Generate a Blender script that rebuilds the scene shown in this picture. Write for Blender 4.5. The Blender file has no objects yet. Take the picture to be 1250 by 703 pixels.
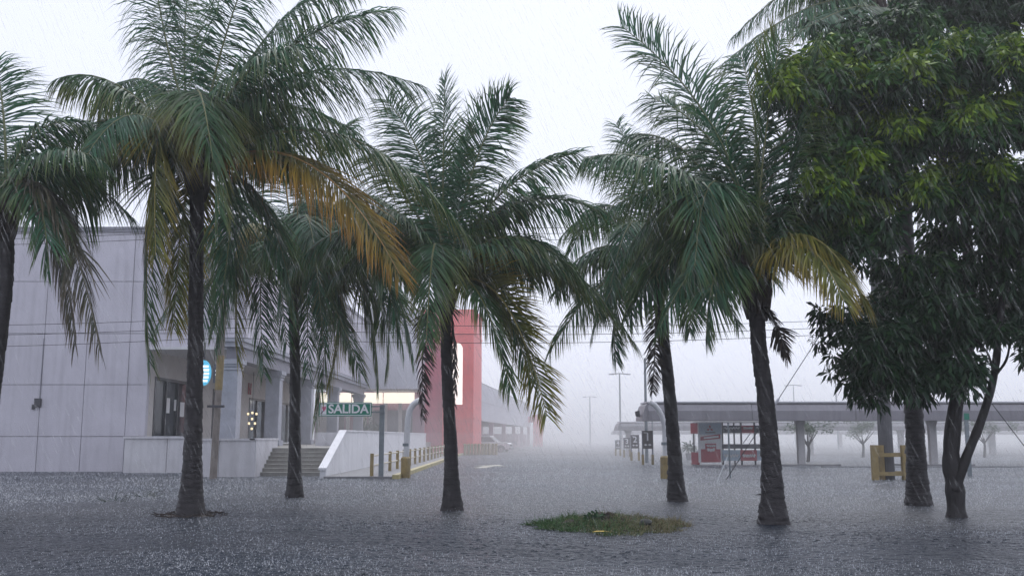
import bpy, math, random
import numpy as np
from mathutils import Vector, Matrix
R = math.radians
scn = bpy.context.scene
col = scn.collection

# ------------------------------------------------------------------ camera
PW, PH, F = 1250.0, 703.0, 1215.0
HOR = 533.0                      # picture row of the horizon
CH = 1.7                         # eye height over the water
PIT = math.atan((HOR - PH / 2) / F)
cam = bpy.data.cameras.new('camera')
cam.sensor_width = 36; cam.lens = F / PW * 36
cam.clip_start = 0.1; cam.clip_end = 6000
camo = bpy.data.objects.new('camera', cam); col.objects.link(camo)
camo.location = (0, 0, CH); camo.rotation_euler = (math.pi / 2 + PIT, 0, 0)
scn.camera = camo

# ------------------------------------------------------------------ sky, sun, exposure
SUN_EL, SUN_AZ = 52, 12          # hidden behind the rain cloud, beyond the car park
w = bpy.data.worlds.new('World'); scn.world = w; w.use_nodes = True
nt = w.node_tree; nt.nodes.clear()
sky = nt.nodes.new('ShaderNodeTexSky'); sky.sky_type = 'NISHITA'; sky.sun_disc = False
sky.sun_elevation = R(SUN_EL); sky.sun_rotation = R(SUN_AZ); sky.dust_density = 4
mix = nt.nodes.new('ShaderNodeMix'); mix.data_type = 'RGBA'
mix.inputs[0].default_value = 0.94
mix.inputs[7].default_value = (8.15, 8.55, 10.0, 1)      # even rain cloud
bg = nt.nodes.new('ShaderNodeBackground'); bg.inputs[1].default_value = 0.11
out = nt.nodes.new('ShaderNodeOutputWorld')
nt.links.new(sky.outputs[0], mix.inputs[6]); nt.links.new(mix.outputs[2], bg.inputs[0])
nt.links.new(bg.outputs[0], out.inputs[0])
sl = bpy.data.lights.new('sun', 'SUN'); sl.energy = 1.3; sl.angle = R(40); sl.color = (1, .98, .96)
so = bpy.data.objects.new('sun', sl); col.objects.link(so)
so.rotation_euler = (R(90 - SUN_EL), 0, R(180 - SUN_AZ)); so.location = (0, 0, 60)
vs = scn.view_settings
vs.view_transform = 'Standard'; vs.look = 'None'; vs.gamma = 1; vs.exposure = 0.1
vs.use_curve_mapping = False
scn.cycles.use_denoising = True
scn.cycles.max_bounces = 8; scn.cycles.transparent_max_bounces = 24
scn.cycles.volume_bounces = 6; scn.cycles.diffuse_bounces = 3; scn.cycles.glossy_bounces = 3

# ------------------------------------------------------------------ pixel -> place
def ray(px, py):
    x = (px - PW / 2) / F; y = -(py - PH / 2) / F
    c, s = math.cos(PIT), math.sin(PIT)
    return Vector((x, c - y * s, s + y * c))
def at(px, py, Y):
    d = ray(px, py); t = Y / d.y
    return Vector((d.x * t, Y, CH + d.z * t))
def gnd(px, py, z=0.0):
    d = ray(px, py); t = (z - CH) / d.z
    return Vector((d.x * t, d.y * t, z))
def X(px, Y, z=1.7):             # world x of picture column px at depth Y
    return at(px, HOR, Y).x
GZ = -0.12                       # ground under the flood water

# ------------------------------------------------------------------ materials
def newmat(name):
    m = bpy.data.materials.new(name); m.use_nodes = True
    t = m.node_tree; return m, t, t.nodes['Principled BSDF']
def pm(name, c, rough=.6, var=.18, scale=1.5, bump=.15, bscale=25, spec=.5, metal=0, stretch=1.0, stain=0.0):
    m, t, b = newmat(name)
    g = t.nodes.new('ShaderNodeNewGeometry')
    mp = t.nodes.new('ShaderNodeMapping'); mp.inputs['Scale'].default_value = (1, 1, stretch)
    t.links.new(g.outputs['Position'], mp.inputs[0])
    n = t.nodes.new('ShaderNodeTexNoise'); n.inputs['Scale'].default_value = scale; n.inputs['Detail'].default_value = 6
    n.inputs['Roughness'].default_value = .65
    t.links.new(mp.outputs[0], n.inputs[0])
    r = t.nodes.new('ShaderNodeValToRGB')
    r.color_ramp.elements[0].position = .3; r.color_ramp.elements[1].position = .7
    lo = tuple(v * (1 - var) for v in c); hi = tuple(min(1, v * (1 + var)) for v in c)
    r.color_ramp.elements[0].color = (*lo, 1); r.color_ramp.elements[1].color = (*hi, 1)
    t.links.new(n.outputs[0], r.inputs[0])
    src = r.outputs[0]
    if stain:
        mp2 = t.nodes.new('ShaderNodeMapping'); mp2.inputs['Scale'].default_value = (1.6, 1.6, .12)
        t.links.new(g.outputs['Position'], mp2.inputs[0])
        n2 = t.nodes.new('ShaderNodeTexNoise'); n2.inputs['Scale'].default_value = 2.2; n2.inputs['Detail'].default_value = 5
        t.links.new(mp2.outputs[0], n2.inputs[0])
        r2 = t.nodes.new('ShaderNodeValToRGB')
        r2.color_ramp.elements[0].position = .45; r2.color_ramp.elements[1].position = .75
        r2.color_ramp.elements[0].color = (1, 1, 1, 1); r2.color_ramp.elements[1].color = (1 - stain, 1 - stain, 1 - stain, 1)
        t.links.new(n2.outputs[0], r2.inputs[0])
        mm = t.nodes.new('ShaderNodeMix'); mm.data_type = 'RGBA'; mm.blend_type = 'MULTIPLY'; mm.inputs[0].default_value = 1
        t.links.new(src, mm.inputs[6]); t.links.new(r2.outputs[0], mm.inputs[7]); src = mm.outputs[2]
    t.links.new(src, b.inputs['Base Color'])
    b.inputs['Roughness'].default_value = rough; b.inputs['Specular IOR Level'].default_value = spec
    b.inputs['Metallic'].default_value = metal
    if bump:
        nb = t.nodes.new('ShaderNodeTexNoise'); nb.inputs['Scale'].default_value = bscale; nb.inputs['Detail'].default_value = 4
        t.links.new(mp.outputs[0], nb.inputs[0])
        bp = t.nodes.new('ShaderNodeBump'); bp.inputs['Strength'].default_value = bump; bp.inputs['Distance'].default_value = .03
        t.links.new(nb.outputs[0], bp.inputs['Height']); t.links.new(bp.outputs[0], b.inputs['Normal'])
    return m
def emit(name, c, s):
    m, t, b = newmat(name)
    b.inputs['Base Color'].default_value = (*[v * .8 for v in c], 1)
    b.inputs['Emission Color'].default_value = (*c, 1); b.inputs['Emission Strength'].default_value = s
    return m
def leafmat(name, trans=.25, rough=.32, spec=.5):
    m, t, b = newmat(name)
    a = t.nodes.new('ShaderNodeAttribute'); a.attribute_name = 'Col'
    t.links.new(a.outputs['Color'], b.inputs['Base Color'])
    b.inputs['Roughness'].default_value = rough; b.inputs['Specular IOR Level'].default_value = spec
    tr = t.nodes.new('ShaderNodeBsdfTranslucent'); t.links.new(a.outputs['Color'], tr.inputs[0])
    ms = t.nodes.new('ShaderNodeMixShader'); ms.inputs[0].default_value = trans
    o = t.nodes['Material Output']
    t.links.new(b.outputs[0], ms.inputs[1]); t.links.new(tr.outputs[0], ms.inputs[2]); t.links.new(ms.outputs[0], o.inputs[0])
    return m
def glassmat(name, tint, mixf):
    m, t, b = newmat(name)
    b.inputs['Base Color'].default_value = (*tint, 1); b.inputs['Roughness'].default_value = .06
    tr = t.nodes.new('ShaderNodeBsdfTransparent'); tr.inputs[0].default_value = (.75, .78, .8, 1)
    ms = t.nodes.new('ShaderNodeMixShader'); ms.inputs[0].default_value = mixf
    o = t.nodes['Material Output']
    t.links.new(b.outputs[0], ms.inputs[1]); t.links.new(tr.outputs[0], ms.inputs[2]); t.links.new(ms.outputs[0], o.inputs[0])
    return m

M = dict(
    panel=pm('wall_panel_paint', (.56, .54, .60), .55, .08, .6, .08, 18, stain=.16),
    joint=pm('dark_wall_core', (.16, .16, .18), .8),  # dark wall core behind the panels, visible through the joints
    plaster=pm('light_plaster', (.60, .59, .62), .6, .1, .9, .1, 20, stain=.22),
    white_wall=pm('white_wall_paint', (.70, .70, .73), .55, .08, .8, .08, 15, stain=.15),
    stone=pm('grey_stone', (.33, .34, .39), .5, .15, 2, .15, 20),
    trim=pm('grey_trim', (.22, .22, .26), .5, .12, 2, .1, 20),
    beige=pm('beige_shopfront', (.56, .52, .50), .5, .1, 1, .05, 20),
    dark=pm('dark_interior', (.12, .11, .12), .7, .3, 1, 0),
    frame=pm('dark_aluminium', (.05, .05, .06), .35, .1, 3, 0, metal=.4),
    step=pm('worn_step_concrete', (.30, .29, .27), .6, .2, 3, .2, 30),
    soffit=pm('soffit_paint', (.62, .61, .63), .7, .06, 1, 0),
    pink=pm('purple_pink', (.58, .085, .15), .5, .12, .5, .06, 12, stain=.12),  # darker, purpler tone than the coral
    coral=pm('coral_red_paint', (.82, .08, .075), .5, .1, .5, .06, 12, stain=.1),
    fade_pink=pm('dull_mauve_wall', (.36, .20, .26), .6, .12, .5, .05, 12),
    grey_panel=pm('grey_facade', (.55, .55, .60), .55, .08, .3, .05, 12, stain=.12),
    glass=glassmat('shop_glass', (.06, .07, .085), .5),
    carglass=pm('car_glass', (.03, .035, .04), .08, 0, 1, 0),
    carpaint=pm('white_car_paint', (.86, .86, .87), .2, .02, 1, 0),
    tyre=pm('tyre_rubber', (.02, .02, .02), .8, .1, 5, 0),
    chrome=pm('dull_rim', (.4, .4, .42), .3, .1, 5, 0, metal=.8),
    yellow=pm('yellow_paint', (.29, .215, .085), .5, .25, 5, .15, 30, stain=.35),
    yellow_kerb=pm('faded_yellow_paint', (.46, .40, .20), .5, .2, 3, .1, 30, stain=.2),
    worn_paint=pm('worn_road_paint', (.36, .34, .27), .5, .3, 2, 0, stain=.4),
    white_metal=pm('white_painted_pipe', (.62, .62, .64), .35, .1, 4, .05, 30, stain=.2),
    galv=pm('galvanised_steel', (.20, .23, .25), .4, .2, 6, .05, 30, metal=.3),
    concrete_pole=pm('concrete_pole', (.095, .095, .105), .6, .2, 3, .2, 40, stain=.3),
    timber_pole=pm('weathered_pole', (.23, .20, .18), .7, .25, 3, .2, 40, stain=.3),
    rail=pm('cream_rail_paint', (.50, .46, .36), .45, .15, 5, .05, 20),
    sign_green=pm('sign_green', (.005, .20, .125), .35, .08, 4, 0),
    sign_white=pm('sign_white', (.78, .78, .80), .4, .04, 4, 0),
    sign_pink=pm('heart_pink', (.60, .12, .25), .4, .05, 4, 0),
    sign_brown=pm('board_brown', (.085, .075, .078), .45, .15, 4, 0),
    canopy=pm('canopy_fascia', (.23, .22, .245), .5, .12, .4, .04, 15, stain=.2),
    canopy_edge=pm('canopy_edge', (.50, .50, .54), .4, .08, 1, 0),
    column=pm('canopy_column', (.40, .39, .40), .55, .12, 2, .1, 20, stain=.2),
    red_print=pm('red_print', (.40, .05, .075), .4, .12, 3, 0),
    blue_print=pm('pale_blue_print', (.42, .52, .62), .4, .08, 2, 0),
    navy_print=pm('dark_grey_print', (.06, .065, .09), .4, .15, 3, 0),
    wire=pm('black_cable', (.02, .02, .025), .5, 0, 1, 0),
    kerb=pm('kerb_concrete', (.20, .20, .21), .6, .15, 3, .15, 30),
    soil=pm('wet_soil', (.05, .037, .028), .55, .4, 9, .6, 40),
    rock=pm('dark_wet_rock', (.035, .038, .035), .4, .3, 9, .5, 30),
    lamp=emit('warm_lamp', (1.0, .82, .52), 1.2),
    lightband=emit('cream_lit_fascia', (1.0, .92, .76), 1.1),
    litwin=emit('bright_window', (1.0, .97, .90), 1.15),
    blue_lit=emit('cyan_lit_sign', (.10, .52, .78), .55),
    white_lit=emit('white_lit_sign', (.90, .97, 1.0), .8),
    leaf=leafmat('palm_leaf', .38, .38, .4),
    tleaf=leafmat('broad_leaf', .22, .45, .25),
    rib=leafmat('palm_midrib', .0, .45),
    twig=pm('tree_bark', (.020, .017, .018), .6, .35, 6, .6, 30, stretch=.35),
)
# palm bark: ring scars, darker cracks
def barkmat():
    m = pm('palm_bark', (.024, .020, .023), .55, .5, 5, .7, 22, stretch=3.0)
    return m
M['bark'] = barkmat()
M['fibre'] = pm('crown_fibre', (.040, .028, .024), .8, .5, 8, .7, 40, stretch=.25)

# ------------------------------------------------------------------ mesh helpers
ORG = {}
def mesh_np(name, V, FQ, C=None, smooth=False):
    V = np.asarray(V, dtype=np.float32); FQ = np.asarray(FQ, dtype=np.int32)
    me = bpy.data.meshes.new(name)
    me.vertices.add(len(V)); me.vertices.foreach_set('co', V.ravel())
    k = FQ.shape[1]
    me.loops.add(FQ.size); me.loops.foreach_set('vertex_index', FQ.ravel())
    me.polygons.add(len(FQ)); me.polygons.foreach_set('loop_start', np.arange(0, FQ.size, k, dtype=np.int32))
    if smooth: me.polygons.foreach_set('use_smooth', np.ones(len(FQ), dtype=bool))
    if C is not None:
        a = me.color_attributes.new('Col', 'FLOAT_COLOR', 'POINT')
        C = np.asarray(C, dtype=np.float32)
        a.data.foreach_set('color', np.hstack([C, np.ones((len(C), 1), np.float32)]).ravel())
    me.update(calc_edges=True); me.validate()
    return me
class MB:
    def __init__(s): s.v = []; s.f = []; s.sm = False
    def quadbox(s, p):            # 8 corners: bottom 4 ccw, top 4 ccw
        n = len(s.v); s.v += [tuple(q) for q in p]
        s.f += [(n+3, n+2, n+1, n), (n+4, n+5, n+6, n+7), (n, n+1, n+5, n+4), (n+1, n+2, n+6, n+5), (n+2, n+3, n+7, n+6), (n+3, n, n+4, n+7)]
        return s
    def box(s, x0, x1, y0, y1, z0, z1):
        return s.quadbox([(x0, y0, z0), (x1, y0, z0), (x1, y1, z0), (x0, y1, z0), (x0, y0, z1), (x1, y0, z1), (x1, y1, z1), (x0, y1, z1)])
    def prism(s, poly, axis, a, b):   # poly in the two other axes
        n = len(s.v); k = len(poly)
        def P(u, v, t): return (t, u, v) if axis == 'x' else ((u, t, v) if axis == 'y' else (u, v, t))
        for t in (a, b):
            for (u, v) in poly: s.v.append(P(u, v, t))
        s.f.append(tuple(range(n, n+k))[::-1]); s.f.append(tuple(range(n+k, n+2*k)))
        for i in range(k):
            j = (i+1) % k; s.f.append((n+i, n+j, n+k+j, n+k+i))
        return s
    def tube(s, pts, rad, k=8, cap=True):
        pts = [Vector(p) for p in pts]
        if not hasattr(rad, '__len__'): rad = [rad] * len(pts)
        n = len(s.v); ref = Vector((.13, 1, .21)).normalized()
        for i, p in enumerate(pts):
            t = (pts[min(i+1, len(pts)-1)] - pts[max(i-1, 0)]).normalized()
            a = t.cross(ref)
            if a.length < .05: a = t.cross(Vector((1, 0, 0)))
            a.normalize(); b = t.cross(a)
            for j in range(k):
                q = 2 * math.pi * j / k
                s.v.append(tuple(p + (a * math.cos(q) + b * math.sin(q)) * rad[i]))
        for i in range(len(pts)-1):
            for j in range(k):
                jj = (j+1) % k
                s.f.append((n+i*k+j, n+i*k+jj, n+(i+1)*k+jj, n+(i+1)*k+j))
        if cap:
            s.f.append(tuple(range(n, n+k))[::-1]); m = n+(len(pts)-1)*k
            s.f.append(tuple(range(m, m+k)))
        return s
    def mesh(s, name, off=(0, 0, 0)):
        me = bpy.data.meshes.new(name)
        me.from_pydata([(x-off[0], y-off[1], z-off[2]) for x, y, z in s.v], [], s.f)
        if s.sm: me.polygons.foreach_set('use_smooth', [True] * len(me.polygons))
        me.update(); return me
    def build(s, name, mat, parent=None, **kw):
        off = ORG.get(parent.name, (0, 0, 0)) if parent else (0, 0, 0)
        return link(name, s.mesh(name, off), mat, parent, **kw)
def tag(o, label=None, cat=None, group=None, kind=None):
    if label: o['label'] = label
    if cat: o['category'] = cat
    if group: o['group'] = group
    if kind: o['kind'] = kind
    return o
def link(name, me, mat, parent=None, loc=None, **kw):
    o = bpy.data.objects.new(name, me); col.objects.link(o)
    if mat is not None and not me.materials: me.materials.append(mat if not isinstance(mat, str) else M[mat])
    if parent:
        o.parent = parent; ORG[o.name] = ORG.get(parent.name, (0, 0, 0))
    if loc is not None: o.location = loc
    return tag(o, **kw)
def thing(name, loc, label, cat, group=None, rz=0, local=False, kind=None):
    o = bpy.data.objects.new(name, None); col.objects.link(o); o.empty_display_size = .3
    o.location = loc; o.rotation_euler = (0, 0, rz)
    ORG[o.name] = (0, 0, 0) if local else tuple(loc)
    return tag(o, label, cat, group, kind)
def copy_tree(o, parent=None, loc=None, name=None):
    c = o.copy(); col.objects.link(c)
    if parent: c.parent = parent
    if loc is not None: c.location = loc
    for ch in o.children: copy_tree(ch, c)
    return c
def text_mesh(name, s, size, ext=.006, off=0.0):
    cu = bpy.data.curves.new(name, 'FONT'); cu.body = s; cu.size = size; cu.extrude = ext
    cu.align_x = 'CENTER'; cu.align_y = 'CENTER'; cu.offset = off
    ob = bpy.data.objects.new(name, cu); col.objects.link(ob)
    bpy.context.view_layer.update()
    me = bpy.data.meshes.new_from_object(ob.evaluated_get(bpy.context.evaluated_depsgraph_get()))
    bpy.data.objects.remove(ob); bpy.data.curves.remove(cu)
    me.materials.clear()
    for v in me.vertices:                     # stand it up, facing -y
        x, y, z = v.co; v.co = (x, -z, y)
    me.update(); return me

# ================================================================== GROUND AND WATER
MB().box(-900, 900, -35, 1400, -.4, GZ).build('ground', 'soil', kind='structure')
def watermat():
    m, t, b = newmat('rain_beaten_water')
    g = t.nodes.new('ShaderNodeNewGeometry')
    n = t.nodes.new('ShaderNodeTexNoise'); n.inputs['Scale'].default_value = .16; n.inputs['Detail'].default_value = 5
    t.links.new(g.outputs['Position'], n.inputs[0])
    r = t.nodes.new('ShaderNodeValToRGB')
    r.color_ramp.elements[0].position = .38; r.color_ramp.elements[1].position = .66
    r.color_ramp.elements[0].color = (.013, .023, .040, 1); r.color_ramp.elements[1].color = (.026, .031, .042, 1)
    t.links.new(n.outputs[0], r.inputs[0]); t.links.new(r.outputs[0], b.inputs['Base Color'])
    b.inputs['Roughness'].default_value = .34; b.inputs['Specular IOR Level'].default_value = .34; b.inputs['IOR'].default_value = 1.33
    # rings and pits of the drops
    v1 = t.nodes.new('ShaderNodeTexVoronoi'); v1.inputs['Scale'].default_value = 6; v1.feature = 'SMOOTH_F1'
    n1 = t.nodes.new('ShaderNodeTexNoise'); n1.inputs['Scale'].default_value = 11; n1.inputs['Detail'].default_value = 3
    n2 = t.nodes.new('ShaderNodeTexNoise'); n2.inputs['Scale'].default_value = 2.2; n2.inputs['Detail'].default_value = 3
    for q in (v1, n1, n2): t.links.new(g.outputs['Position'], q.inputs['Vector'])
    a1 = t.nodes.new('ShaderNodeMath'); a1.operation = 'MULTIPLY_ADD'; a1.inputs[1].default_value = .5
    t.links.new(v1.outputs['Distance'], a1.inputs[0]); t.links.new(n1.outputs[0], a1.inputs[2])
    a2 = t.nodes.new('ShaderNodeMath'); a2.operation = 'MULTIPLY_ADD'; a2.inputs[1].default_value = .9
    t.links.new(n2.outputs[0], a2.inputs[0]); t.links.new(a1.outputs[0], a2.inputs[2])
    bp = t.nodes.new('ShaderNodeBump'); bp.inputs['Strength'].default_value = 1.0; bp.inputs['Distance'].default_value = .12
    t.links.new(a2.outputs[0], bp.inputs['Height']); t.links.new(bp.outputs[0], b.inputs['Normal'])
    return m
M['water'] = watermat()
wv = [(-899, -34, 0), (899, -34, 0), (899, 1399, 0), (-899, 1399, 0)]
link('water', mesh_np('water', wv, [(0, 1, 2, 3)]), 'water', kind='structure')

# chop of the drop craters on the nearer water, as real relief
rgw = np.random.default_rng(77)
gx = np.arange(-17.5, 17.5, .042); gy = np.arange(8.5, 26.5, .040)
ny, nx = len(gy), len(gx)
hgt = rgw.normal(size=(ny, nx))*.0042 + np.where(rgw.random((ny, nx)) < .035, rgw.uniform(.006, .018, (ny, nx)), 0)
low = sum(np.sin(gx[None]*a+b*gy[:, None]+c)*d for a, b, c, d in ((1.3, 2.1, 0, .003), (-.7, 3.3, 1, .003), (2.9, 1.2, 2, .002)))
amp = .75+.35*np.sin(gx[None]*.55+1.7*np.sin(gy[:, None]*.5))*np.sin(gy[:, None]*.9+gx[None]*.2)
fade = np.clip((26.3-gy)/6, 0, 1)[:, None]*np.clip((17.4-np.abs(gx))/1.5, 0, 1)[None]*np.clip((gy-8.5)/1, 0, 1)[:, None]
hgt = .004+(np.abs(hgt)*amp+low+.012)*fade
jx = rgw.normal(size=(ny, nx))*.013; jy = rgw.normal(size=(ny, nx))*.013
V = np.stack([gx[None]+jx, gy[:, None]+jy, hgt], -1).reshape(-1, 3)
ii = (np.arange(ny-1)[:, None]*nx+np.arange(nx-1)[None]).ravel()
link('choppy_water', mesh_np('choppy_water', V, np.stack([ii, ii+1, ii+nx+1, ii+nx], 1)), 'water', kind='structure')

# ================================================================== MALL (left)
FY = 50.0                                    # front wall plane
mall = thing('shopping_mall', (-14, FY, GZ), 'long pale panel-clad mall with a columned arcade beside the concrete stairs', 'building')
XL, XS, XC0, XC1 = -42.0, -18.25, -14.25, -13.45
ZT, ZA = 12.2, 6.1                           # roof line, arcade soffit
MB().box(XL, XS-.3, FY+.05, FY+.3, GZ, ZT-.15).box(XL, XS-6.2, FY+.302, FY+14, GZ, ZT-.16).build('wall', 'joint', mall)
MB().box(XS-.298, XS-.002, FY+.051, FY+.298, GZ, ZT-.15).build('wall_return', 'panel', mall)
MB().box(XL, XS-.003, FY+.31, 92, ZA+.06, ZT-.17).build('upper_storey', 'joint', mall)
MB().box(XS+.02, XC1-.05, FY+.05, 92, ZA+.06, ZT-.15).build('upper_wall', 'joint', mall)
# cladding panels on the front
pw, gap = 2.16, .03
rows = [(GZ, 1.72), (1.72, 4.28), (4.28, 6.85), (6.85, 9.5), (9.5, ZT)]
def panel(x0, x1, y0, y1, z0, z1): MB().box(x0, x1, y0, y1, z0, z1).build('wall_panel', 'panel', mall)
xs = [XS - 1.0 - pw*i for i in range(12)]
edges = [XS] + xs
for (z0, z1) in rows:
    for i in range(len(edges)-1):
        panel(edges[i+1]+gap/2, edges[i]-gap/2, FY, FY+.06, z0+gap/2, z1-gap/2)
for (z0, z1) in ((ZA, 6.85), (6.85, 9.5), (9.5, ZT)):      # over the arcade mouth
    for (a, b) in ((XS, XS+2.4), (XS+2.4, XC1-.02)):
        panel(a+gap/2, b-gap/2, FY-.02, FY+.05, z0+gap/2, z1-gap/2)
y = FY + .06
while y < 91:                                               # side over the colonnade
    for (z0, z1) in ((ZA+.55, 9.2), (9.2, ZT)):
        panel(XC1-.05, XC1+.02, y+gap/2, min(y+3, 92)-gap/2, z0+gap/2, z1-gap/2)
    y += 3
MB().box(XL, XC1+.10, FY-.09, FY+.3, ZT-.15+.002, ZT+.12).build('parapet_cap', 'trim', mall)
MB().box(XC1-.2, XC1+.10, FY+.3, 92, ZT-.148, ZT+.12).build('parapet_cap', 'trim', mall)
# entablature and cornice along the colonnade
MB().box(XC0+.06, XC1-.06, FY-.9+.3, 91.5, ZA-.62, ZA).build('entablature', 'trim', mall)
MB().box(XC0-.1, XC1+.16, FY-1.05, 91.6, ZA+.002, ZA+.24).box(XC0-.02, XC1+.3, FY-1.2, 91.7, ZA+.242, ZA+.44).build('cornice', 'stone', mall)
MB().box(XS, XC0+.05, FY-.5, 91, ZA-.10, ZA+.04).build('soffit', 'soffit', mall)
cols = [49.3, 58.2, 67.5, 77.6, 90.4]
cm = None
for y in cols:
    if cm is None:
        m = MB()
        m.box(-.4, .4, -.4, .4, 1.2, ZA-.64)
        for (e, z0, z1) in ((.10, 1.202, 1.5), (.06, ZA-1.15, ZA-1.05), (.08, ZA-.98, ZA-.86), (.16, ZA-.858, ZA-.63)):
            m.box(-.4-e, .4+e, -.4-e, .4+e, z0, z1)
        cm = m.mesh('column'); cm.materials.append(M['stone'])
    link('column', cm, None, mall, loc=Vector(((XC0+XC1)/2, y, 0)) - Vector(mall.location))
# shopfront wall receding behind the colonnade, with openings
def shopwall(y0, y1, z0, z1, mat='beige'): MB().box(XS-.25, XS, y0, y1, z0, z1).build('shop_wall', mat, mall)
opens = [(51.0, 58.4, 1.75, 4.75, 4), (61.0, 66.0, 1.25, 4.6, 2), (69.5, 74.0, 1.25, 4.4, 2), (77, 84, 1.25, 4.4, 3)]
py = FY + .302
for (a, b, z0, z1, n) in opens:
    shopwall(py, a, 1.2, ZA-.1)
    shopwall(a, b, z1, ZA-.1)
    if z0 > 1.3: shopwall(a, b, 1.2, z0, 'stone')
    fr = MB().box(XS-.2, XS+.03, a, a+.12, z0, z1).box(XS-.2, XS+.03, b-.12, b, z0, z1).box(XS-.2, XS+.03, a+.12, b-.12, z1-.14, z1)
    st = (b-a)/n
    for i in range(1, n): fr.box(XS-.18, XS+.01, a+i*st-.04, a+i*st+.04, z0, z1-.14)
    wnd = fr.build('window', 'frame', mall)
    for i in range(n):
        MB().box(XS-.11, XS-.09, a+i*st+.05, a+(i+1)*st-.05, z0, z1-.14).build('pane', 'glass', wnd)
    py = b
shopwall(py, 91, 1.2, ZA-.1)
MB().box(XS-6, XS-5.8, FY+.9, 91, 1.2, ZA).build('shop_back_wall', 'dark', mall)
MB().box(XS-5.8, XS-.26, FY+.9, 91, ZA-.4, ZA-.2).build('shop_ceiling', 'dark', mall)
# window posters, goods
for (y, z, a, b, c) in ((53.3, 3.35, .7, .8, 'sign_white'), (54.6, 3.4, .5, .6, 'sign_white'), (55.7, 3.2, .7, .8, 'sign_white'), (57.4, 2.9, .8, .6, 'blue_print'), (62.4, 2.9, .8, 1.6, 'sign_white')):
    MB().box(XS-.085, XS-.075, y-a/2, y+a/2, z-b/2, z+b/2).build('poster', c, mall)
for (x, y, s, h, c) in ((-19.6, 53, .8, 1.2, 'navy_print'), (-19.8, 55, .9, 1.5, 'trim'), (-19.4, 57, .7, 1.1, 'rail'), (-19.3, 62.2, .5, 1.0, 'sign_green'), (-20, 64.5, .8, 1.9, 'fade_pink'), (-20, 71, .9, 1.6, 'trim')):
    MB().box(x-s/2, x+s/2, y-s/2, y+s/2, 1.2, 1.2+h*.7).box(x-s/2+.06, x+s/2-.06, y-s/2+.06, y+s/2-.06, 1.2+h*.7, 1.2+h).build('display_stand', c, mall)
# red shop letters over the shop wall
for (ch, y) in (('H', 69.3), ('O', 76.2)):
    me = text_mesh('letter', ch, 1.1, .03, .02)
    o = link('shop_letter', me, 'red_print', mall, loc=Vector((XS+.07, y, 4.95)) - Vector(mall.location)); o.rotation_euler = (0, 0, R(90))
# wall lamp cluster (lit)
lp = at(325, 512, 67.0); lp.x = XS + .9
wl = []
for dx, dz in ((0, .45), (-.28, .38), (.28, .38), (0, .05), (-.2, -.25), (.2, -.25), (0, -.6)):
    wl.append(Vector((lp.x+dx, lp.y, lp.z+dz)))
L = thing('chandelier', (lp.x, lp.y, ZA-.1), 'small lit chandelier of warm bulbs hanging inside the arcade', 'lamp')
MB().tube([(lp.x, lp.y, lp.z-.8), (lp.x, lp.y, ZA-.1)], .02, 6).build('stem', 'frame', L)
for c in wl:
    MB().tube([c+Vector((0, 0, -.08)), c+Vector((0, 0, -.05)), c+Vector((0, 0, .05)), c+Vector((0, 0, .08))], [.03, .075, .075, .03], 8).build('bulb', 'lamp', L)
    MB().tube([c, (lp.x, lp.y, c.z+.08)], .012, 4).build('bulb_arm', 'frame', L)
# round lit sign hanging under the arcade mouth
sp = at(248.5, 455, 47.4)
rs = thing('round_sign', (sp.x, sp.y, sp.z), 'round glowing blue and white striped shop sign beside the weathered pole', 'sign')
ring = [(sp.x+.34*math.cos(q), sp.z+.60*math.sin(q)) for q in [2*math.pi*i/28 for i in range(28)]]
MB().prism(ring, 'y', sp.y-.05, sp.y+.12).build('disc', 'blue_lit', rs)
for k in range(5):
    zz = sp.z+.30-.17*k; hw = .28*math.sqrt(max(.05, 1-((zz-sp.z)/.62)**2))
    MB().box(sp.x-hw, sp.x+hw, sp.y-.075, sp.y-.052, zz-.055, zz+.055).build('stripe', 'white_lit', rs)
MB().box(sp.x-.03, sp.x+.03, sp.y, sp.y+.06, sp.z+.6, ZA+.05).build('hanger', 'frame', rs)
bs = at(270, 456, 49.2)
bx = thing('box_sign', (bs.x-.1, bs.y, bs.z), 'small dark box sign hanging next to the round glowing sign', 'sign')
MB().box(bs.x-.36, bs.x+.2, bs.y-.12, bs.y+.12, bs.z-.45, bs.z+.45).build('box', 'navy_print', bx)
MB().box(bs.x-.25, bs.x+.1, bs.y-.135, bs.y-.122, bs.z-.1, bs.z-.02).build('stroke', 'white_lit', bx)
MB().box(bs.x-.25, bs.x+.02, bs.y-.135, bs.y-.122, bs.z+.1, bs.z+.17).build('stroke', 'white_lit', bx)
MB().box(bs.x-.1, bs.x-.04, bs.y-.03, bs.y+.03, bs.z+.45, ZA-.1).build('hanger', 'frame', bx)
# conduit and box on the big wall
cb = at(45, 491, FY-.05)
cd = thing('electrical_conduit', (cb.x, FY, cb.z), 'thin grey conduit with a small meter box on the panel wall', 'conduit')
MB().tube([(cb.x+.12, FY-.03, cb.z+.2), (cb.x+.12, FY-.03, cb.z+3.2)], .025, 6).build('pipe', 'trim', cd)
MB().box(cb.x-.1, cb.x+.22, FY-.14, FY-.002, cb.z-.22, cb.z+.2).box(cb.x-.22, cb.x-.12, FY-.1, FY-.002, cb.z-.35, cb.z-.1).build('meter_box', 'frame', cd)

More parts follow.
